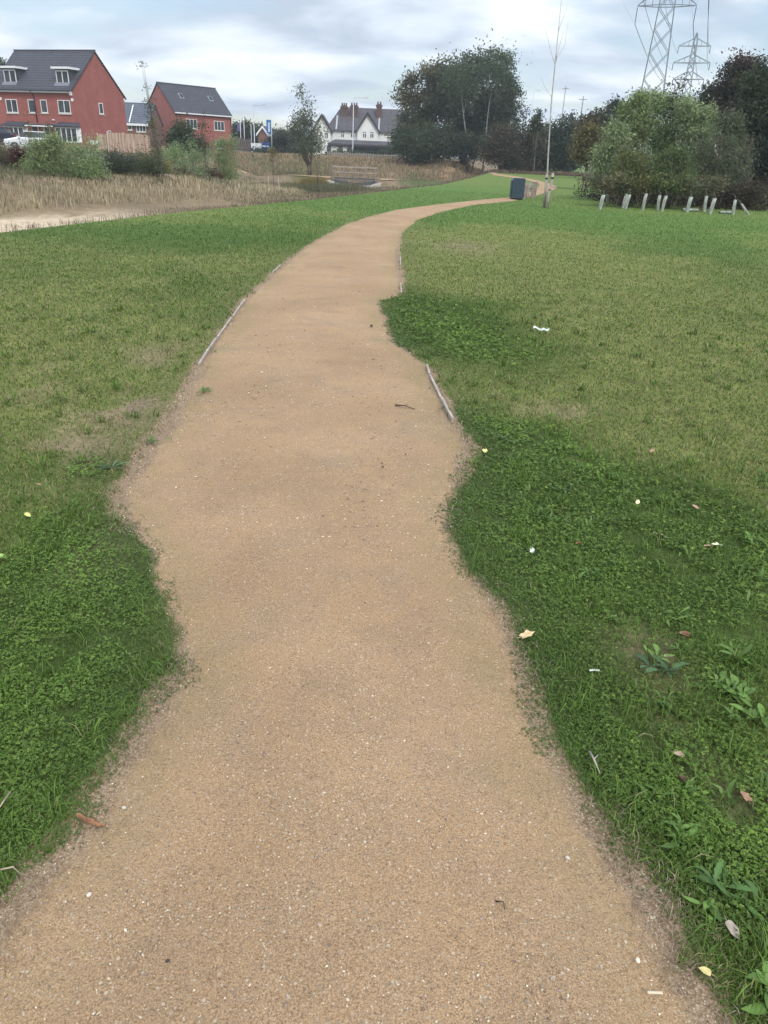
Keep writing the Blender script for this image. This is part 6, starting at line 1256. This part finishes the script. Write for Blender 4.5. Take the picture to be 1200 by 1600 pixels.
# ---------------------------------------------------------------- broad-leaved weeds in the near grass
def weed(px, py, k, L, wd, c, label, up=0.5, jag=0.0, name='dandelion', cat='weed'):
    """a loose tuft of broad leaves rooted a few centimetres apart"""
    p = gp(px, py); V = []; Fq = []; Cc = []; o = 0; k = int(k*1.7); crowns = [(0, 0)]+[(random.gauss(0, 0.2*L), random.gauss(0, 0.2*L)) for _ in range(3)]
    for i in range(k):
        cx, cy = random.choice(crowns); a = random.uniform(0, 6.283); l = L*0.55*random.uniform(0.4, 1.25); e = up*random.uniform(0.3, 1.7); n = 9; tone = np.array(c)*random.uniform(0.55, 1.3); bend = random.uniform(-0.7, 0.7); drp = random.uniform(0.4, 1.15); w0 = wd*random.uniform(0.7, 1.25)
        for j in range(n):
            t = j/(n-1); rr = l*(t*math.cos(e)+0.12*t*t); z = l*(t*math.sin(e)-drp*0.75*t*t*math.sin(e))+0.012; aa = a+bend*t*t
            hw = w0*0.85*l*(0.10+math.sin(math.pi*min(1, t**1.3))**0.9)*(1-jag*(j % 2)) if t < 0.98 else 0.001
            for s in (-1, 0, 1): V.append((cx+rr*math.cos(aa)-s*hw*math.sin(aa), cy+rr*math.sin(aa)+s*hw*math.cos(aa), z+abs(s)*hw*0.4)); Cc.append(tone*(1.3 if s == 0 else 1.0))
        for j in range(n-1):
            b_ = o+j*3; Fq += [(b_, b_+1, b_+4, b_+3), (b_+1, b_+2, b_+5, b_+4)]
        o += n*3
    ob = mesh_np(name, np.array(V), [np.array(Fq)], GRASS, col=np.array(Cc), smooth=True); ob.location = (p[0], p[1], 0.008); tag(ob, label, cat)
LG = (0.125, 0.215, 0.05); MG = (0.085, 0.16, 0.045); BG = (0.07, 0.125, 0.055)
weed(1052, 970, 8, 0.15, 0.12, LG, 'light green dandelion with long leaves above the grey-leaved weed', 0.75, 0.35)
weed(1030, 1055, 11, 0.13, 0.17, BG, 'broad blue-green weed with jagged grey leaves', 0.35, 0.35)
weed(1010, 1035, 7, 0.10, 0.16, LG, 'yellowish weed tucked against the blue-green one', 0.7, 0.2)
weed(1150, 1035, 9, 0.14, 0.17, LG, 'upright light green weed near the right edge of the picture', 0.9)
weed(1135, 1085, 12, 0.12, 0.19, LG, 'low spreading light green plantain below the upright weed', 0.4, name='plantain')
weed(1175, 1130, 6, 0.10, 0.2, LG, 'small plantain touching the right edge', 0.5, name='plantain')
weed(1052, 1310, 9, 0.12, 0.13, LG, 'dandelion with raised pale leaves in the lower grass', 0.9, 0.3)
weed(1130, 1395, 9, 0.12, 0.15, MG, 'mid green dandelion above the withered leaf', 0.6, 0.3)
weed(1105, 1425, 8, 0.08, 0.2, LG, 'small bright weed near the dead straw', 0.8)
weed(1185, 1575, 10, 0.10, 0.24, LG, 'glossy round-leaved plantain in the bottom right corner', 0.5, name='plantain')
weed(1178, 1420, 8, 0.12, 0.15, MG, 'dull dandelion at the right edge above the plantain', 0.5, 0.3)
weed(935, 905, 7, 0.10, 0.13, MG, 'weed with arching leaves in the middle of the clover bank', 0.7, 0.2)
weed(955, 975, 5, 0.08, 0.15, LG, 'small pale weed left of the long-leaved dandelion', 0.7)
weed(1165, 850, 8, 0.14, 0.12, LG, 'tall pale weed standing in the lawn at the right edge', 0.8, 0.2)
weed(880, 770, 7, 0.12, 0.14, MG, 'flat weed rosette high in the clover bank', 0.4, 0.2)
weed(176, 735, 9, 0.16, 0.10, (0.10, 0.15, 0.07), 'flat grey-green thistle rosette by the left verge', 0.25, 0.5, name='thistle')
weed(240, 695, 7, 0.13, 0.12, MG, 'green dock seedling at the left edge of the path', 0.6, name='dock')
weed(320, 616, 8, 0.14, 0.1, MG, 'isolated green tuft growing on the left of the path', 0.35, name='grass_clump')
weed(790, 690, 6, 0.12, 0.13, BG, 'grey-green weed right of the edging boards', 0.4, 0.3, name='thistle')
weed(690, 640, 6, 0.09, 0.14, MG, 'little green weed growing on the path beside the right edging board', 0.4, name='grass_clump')

# ---------------------------------------------------------------- parked cars before the brick house
def car(px, py, Y, ang, paint, label, L=4.2, W=1.78, H=1.5):
    p = at(px, py, Y); z0 = float(hz(p[0], p[1])); r = empty('parked_car', (p[0], p[1], z0), ang); tag(r, label, 'car', 'cars parked before the brick house')
    body = [(-2.05,0.32),(-1.55,0.24),(1.55,0.24),(2.02,0.32),(2.08,0.62),(1.98,0.80),(1.05,0.98),(0.95,1.0),(-1.75,1.02),(-2.02,0.95),(-2.1,0.6)]
    s = L/4.18; body = [(x*s, z*H/1.5) for x, z in body]; m = MB(); m.prism(body, 'y', -W/2, W/2); m.build('body', paint, r, bevel=0.07)
    m = MB(); h = H; vs = [(1.0*s, -W/2+.08, .98*h/1.5), (1.0*s, W/2-.08, .98*h/1.5), (-1.85*s, W/2-.08, 1.0*h/1.5), (-1.85*s, -W/2+.08, 1.0*h/1.5), (0.25*s, -W/2+.26, h-0.06), (0.25*s, W/2-.26, h-0.06), (-1.35*s, W/2-.26, h-0.06), (-1.35*s, -W/2+.26, h-0.06)]
    m.add(vs, [(0,3,2,1), (4,5,6,7), (0,1,5,4), (1,2,6,5), (2,3,7,6), (3,0,4,7)]); m.build('windows', M_GLASS, r, bevel=0.03)
    m = MB(); m.box(-1.38*s, 0.28*s, -W/2+.24, W/2-.24, h-0.065, h); m.build('roof', paint, r, bevel=0.03)
    for x in (1.28*s, -1.28*s):
        for y in (-W/2+0.08, W/2-0.08):
            m = MB(); m.tube([(x, y-0.11, 0.31), (x, y-0.09, 0.31), (x, y+0.09, 0.31), (x, y+0.11, 0.31)], [0.27, 0.31, 0.31, 0.27], 18); wh = m.build('wheel', M_BLACK, r)
            m = MB(); sg = -1 if y < 0 else 1; m.tube([(x, y+sg*0.105, 0.31), (x, y+sg*0.122, 0.31)], [0.19, 0.15], 12); m.build('rim', M_GALV, wh)
    for y in (-0.62, 0.62):
        m = MB(); m.box(1.98*s, 2.09*s, y-0.2, y+0.2, 0.62, 0.76); m.build('headlight', M_GLASS, r, bevel=0.02); m = MB(); m.box(-2.1*s, -1.98*s, y-0.16, y+0.16, 0.66, 0.9); m.build('tail_light', plain('red_lamp', (0.3, 0.02, 0.02), 0.3), r)
        m = MB(); sg = 1 if y > 0 else -1; m.box(0.75*s, 0.92*s, sg*W/2+0.0, sg*(W/2+0.16) if sg > 0 else sg*W/2, 0.98, 1.1) if sg > 0 else m.box(0.75*s, 0.92*s, -W/2-0.16, -W/2, 0.98, 1.1); m.build('mirror', paint, r)
    m = MB(); m.box(2.06*s, 2.10*s, -0.5, 0.5, 0.36, 0.5); m.build('grille', M_BLACK, r)
M_WHITEC = plain('white_car_paint', (0.72, 0.74, 0.76), 0.25, var=0.02); M_BLACKC = plain('black_car_paint', (0.012, 0.014, 0.03), 0.2, var=0.05)
car(48, 235, 72, math.radians(-152), M_WHITEC, 'white parked car showing its windscreen above the bright willow'); car(-8, 231, 78, math.radians(-168), M_BLACKC, 'black parked car at the left edge of the picture in front of the bay window')
# ---------------------------------------------------------------- thin damp air
mh = bpy.data.materials.new('haze'); mh.use_nodes = True; nt = mh.node_tree; nt.nodes.remove(nt.nodes['Principled BSDF'])
pv = N(nt, 'ShaderNodeVolumePrincipled'); pv.inputs['Color'].default_value = (0.88, 0.93, 1.0, 1); pv.inputs['Density'].default_value = 0.0006; pv.inputs['Anisotropy'].default_value = 0.2
nt.links.new(pv.outputs[0], nt.nodes['Material Output'].inputs['Volume'])
m = MB(); m.box(-720, 720, -60, 690, -4, 66); tag(m.build('haze', mh), kind='stuff')
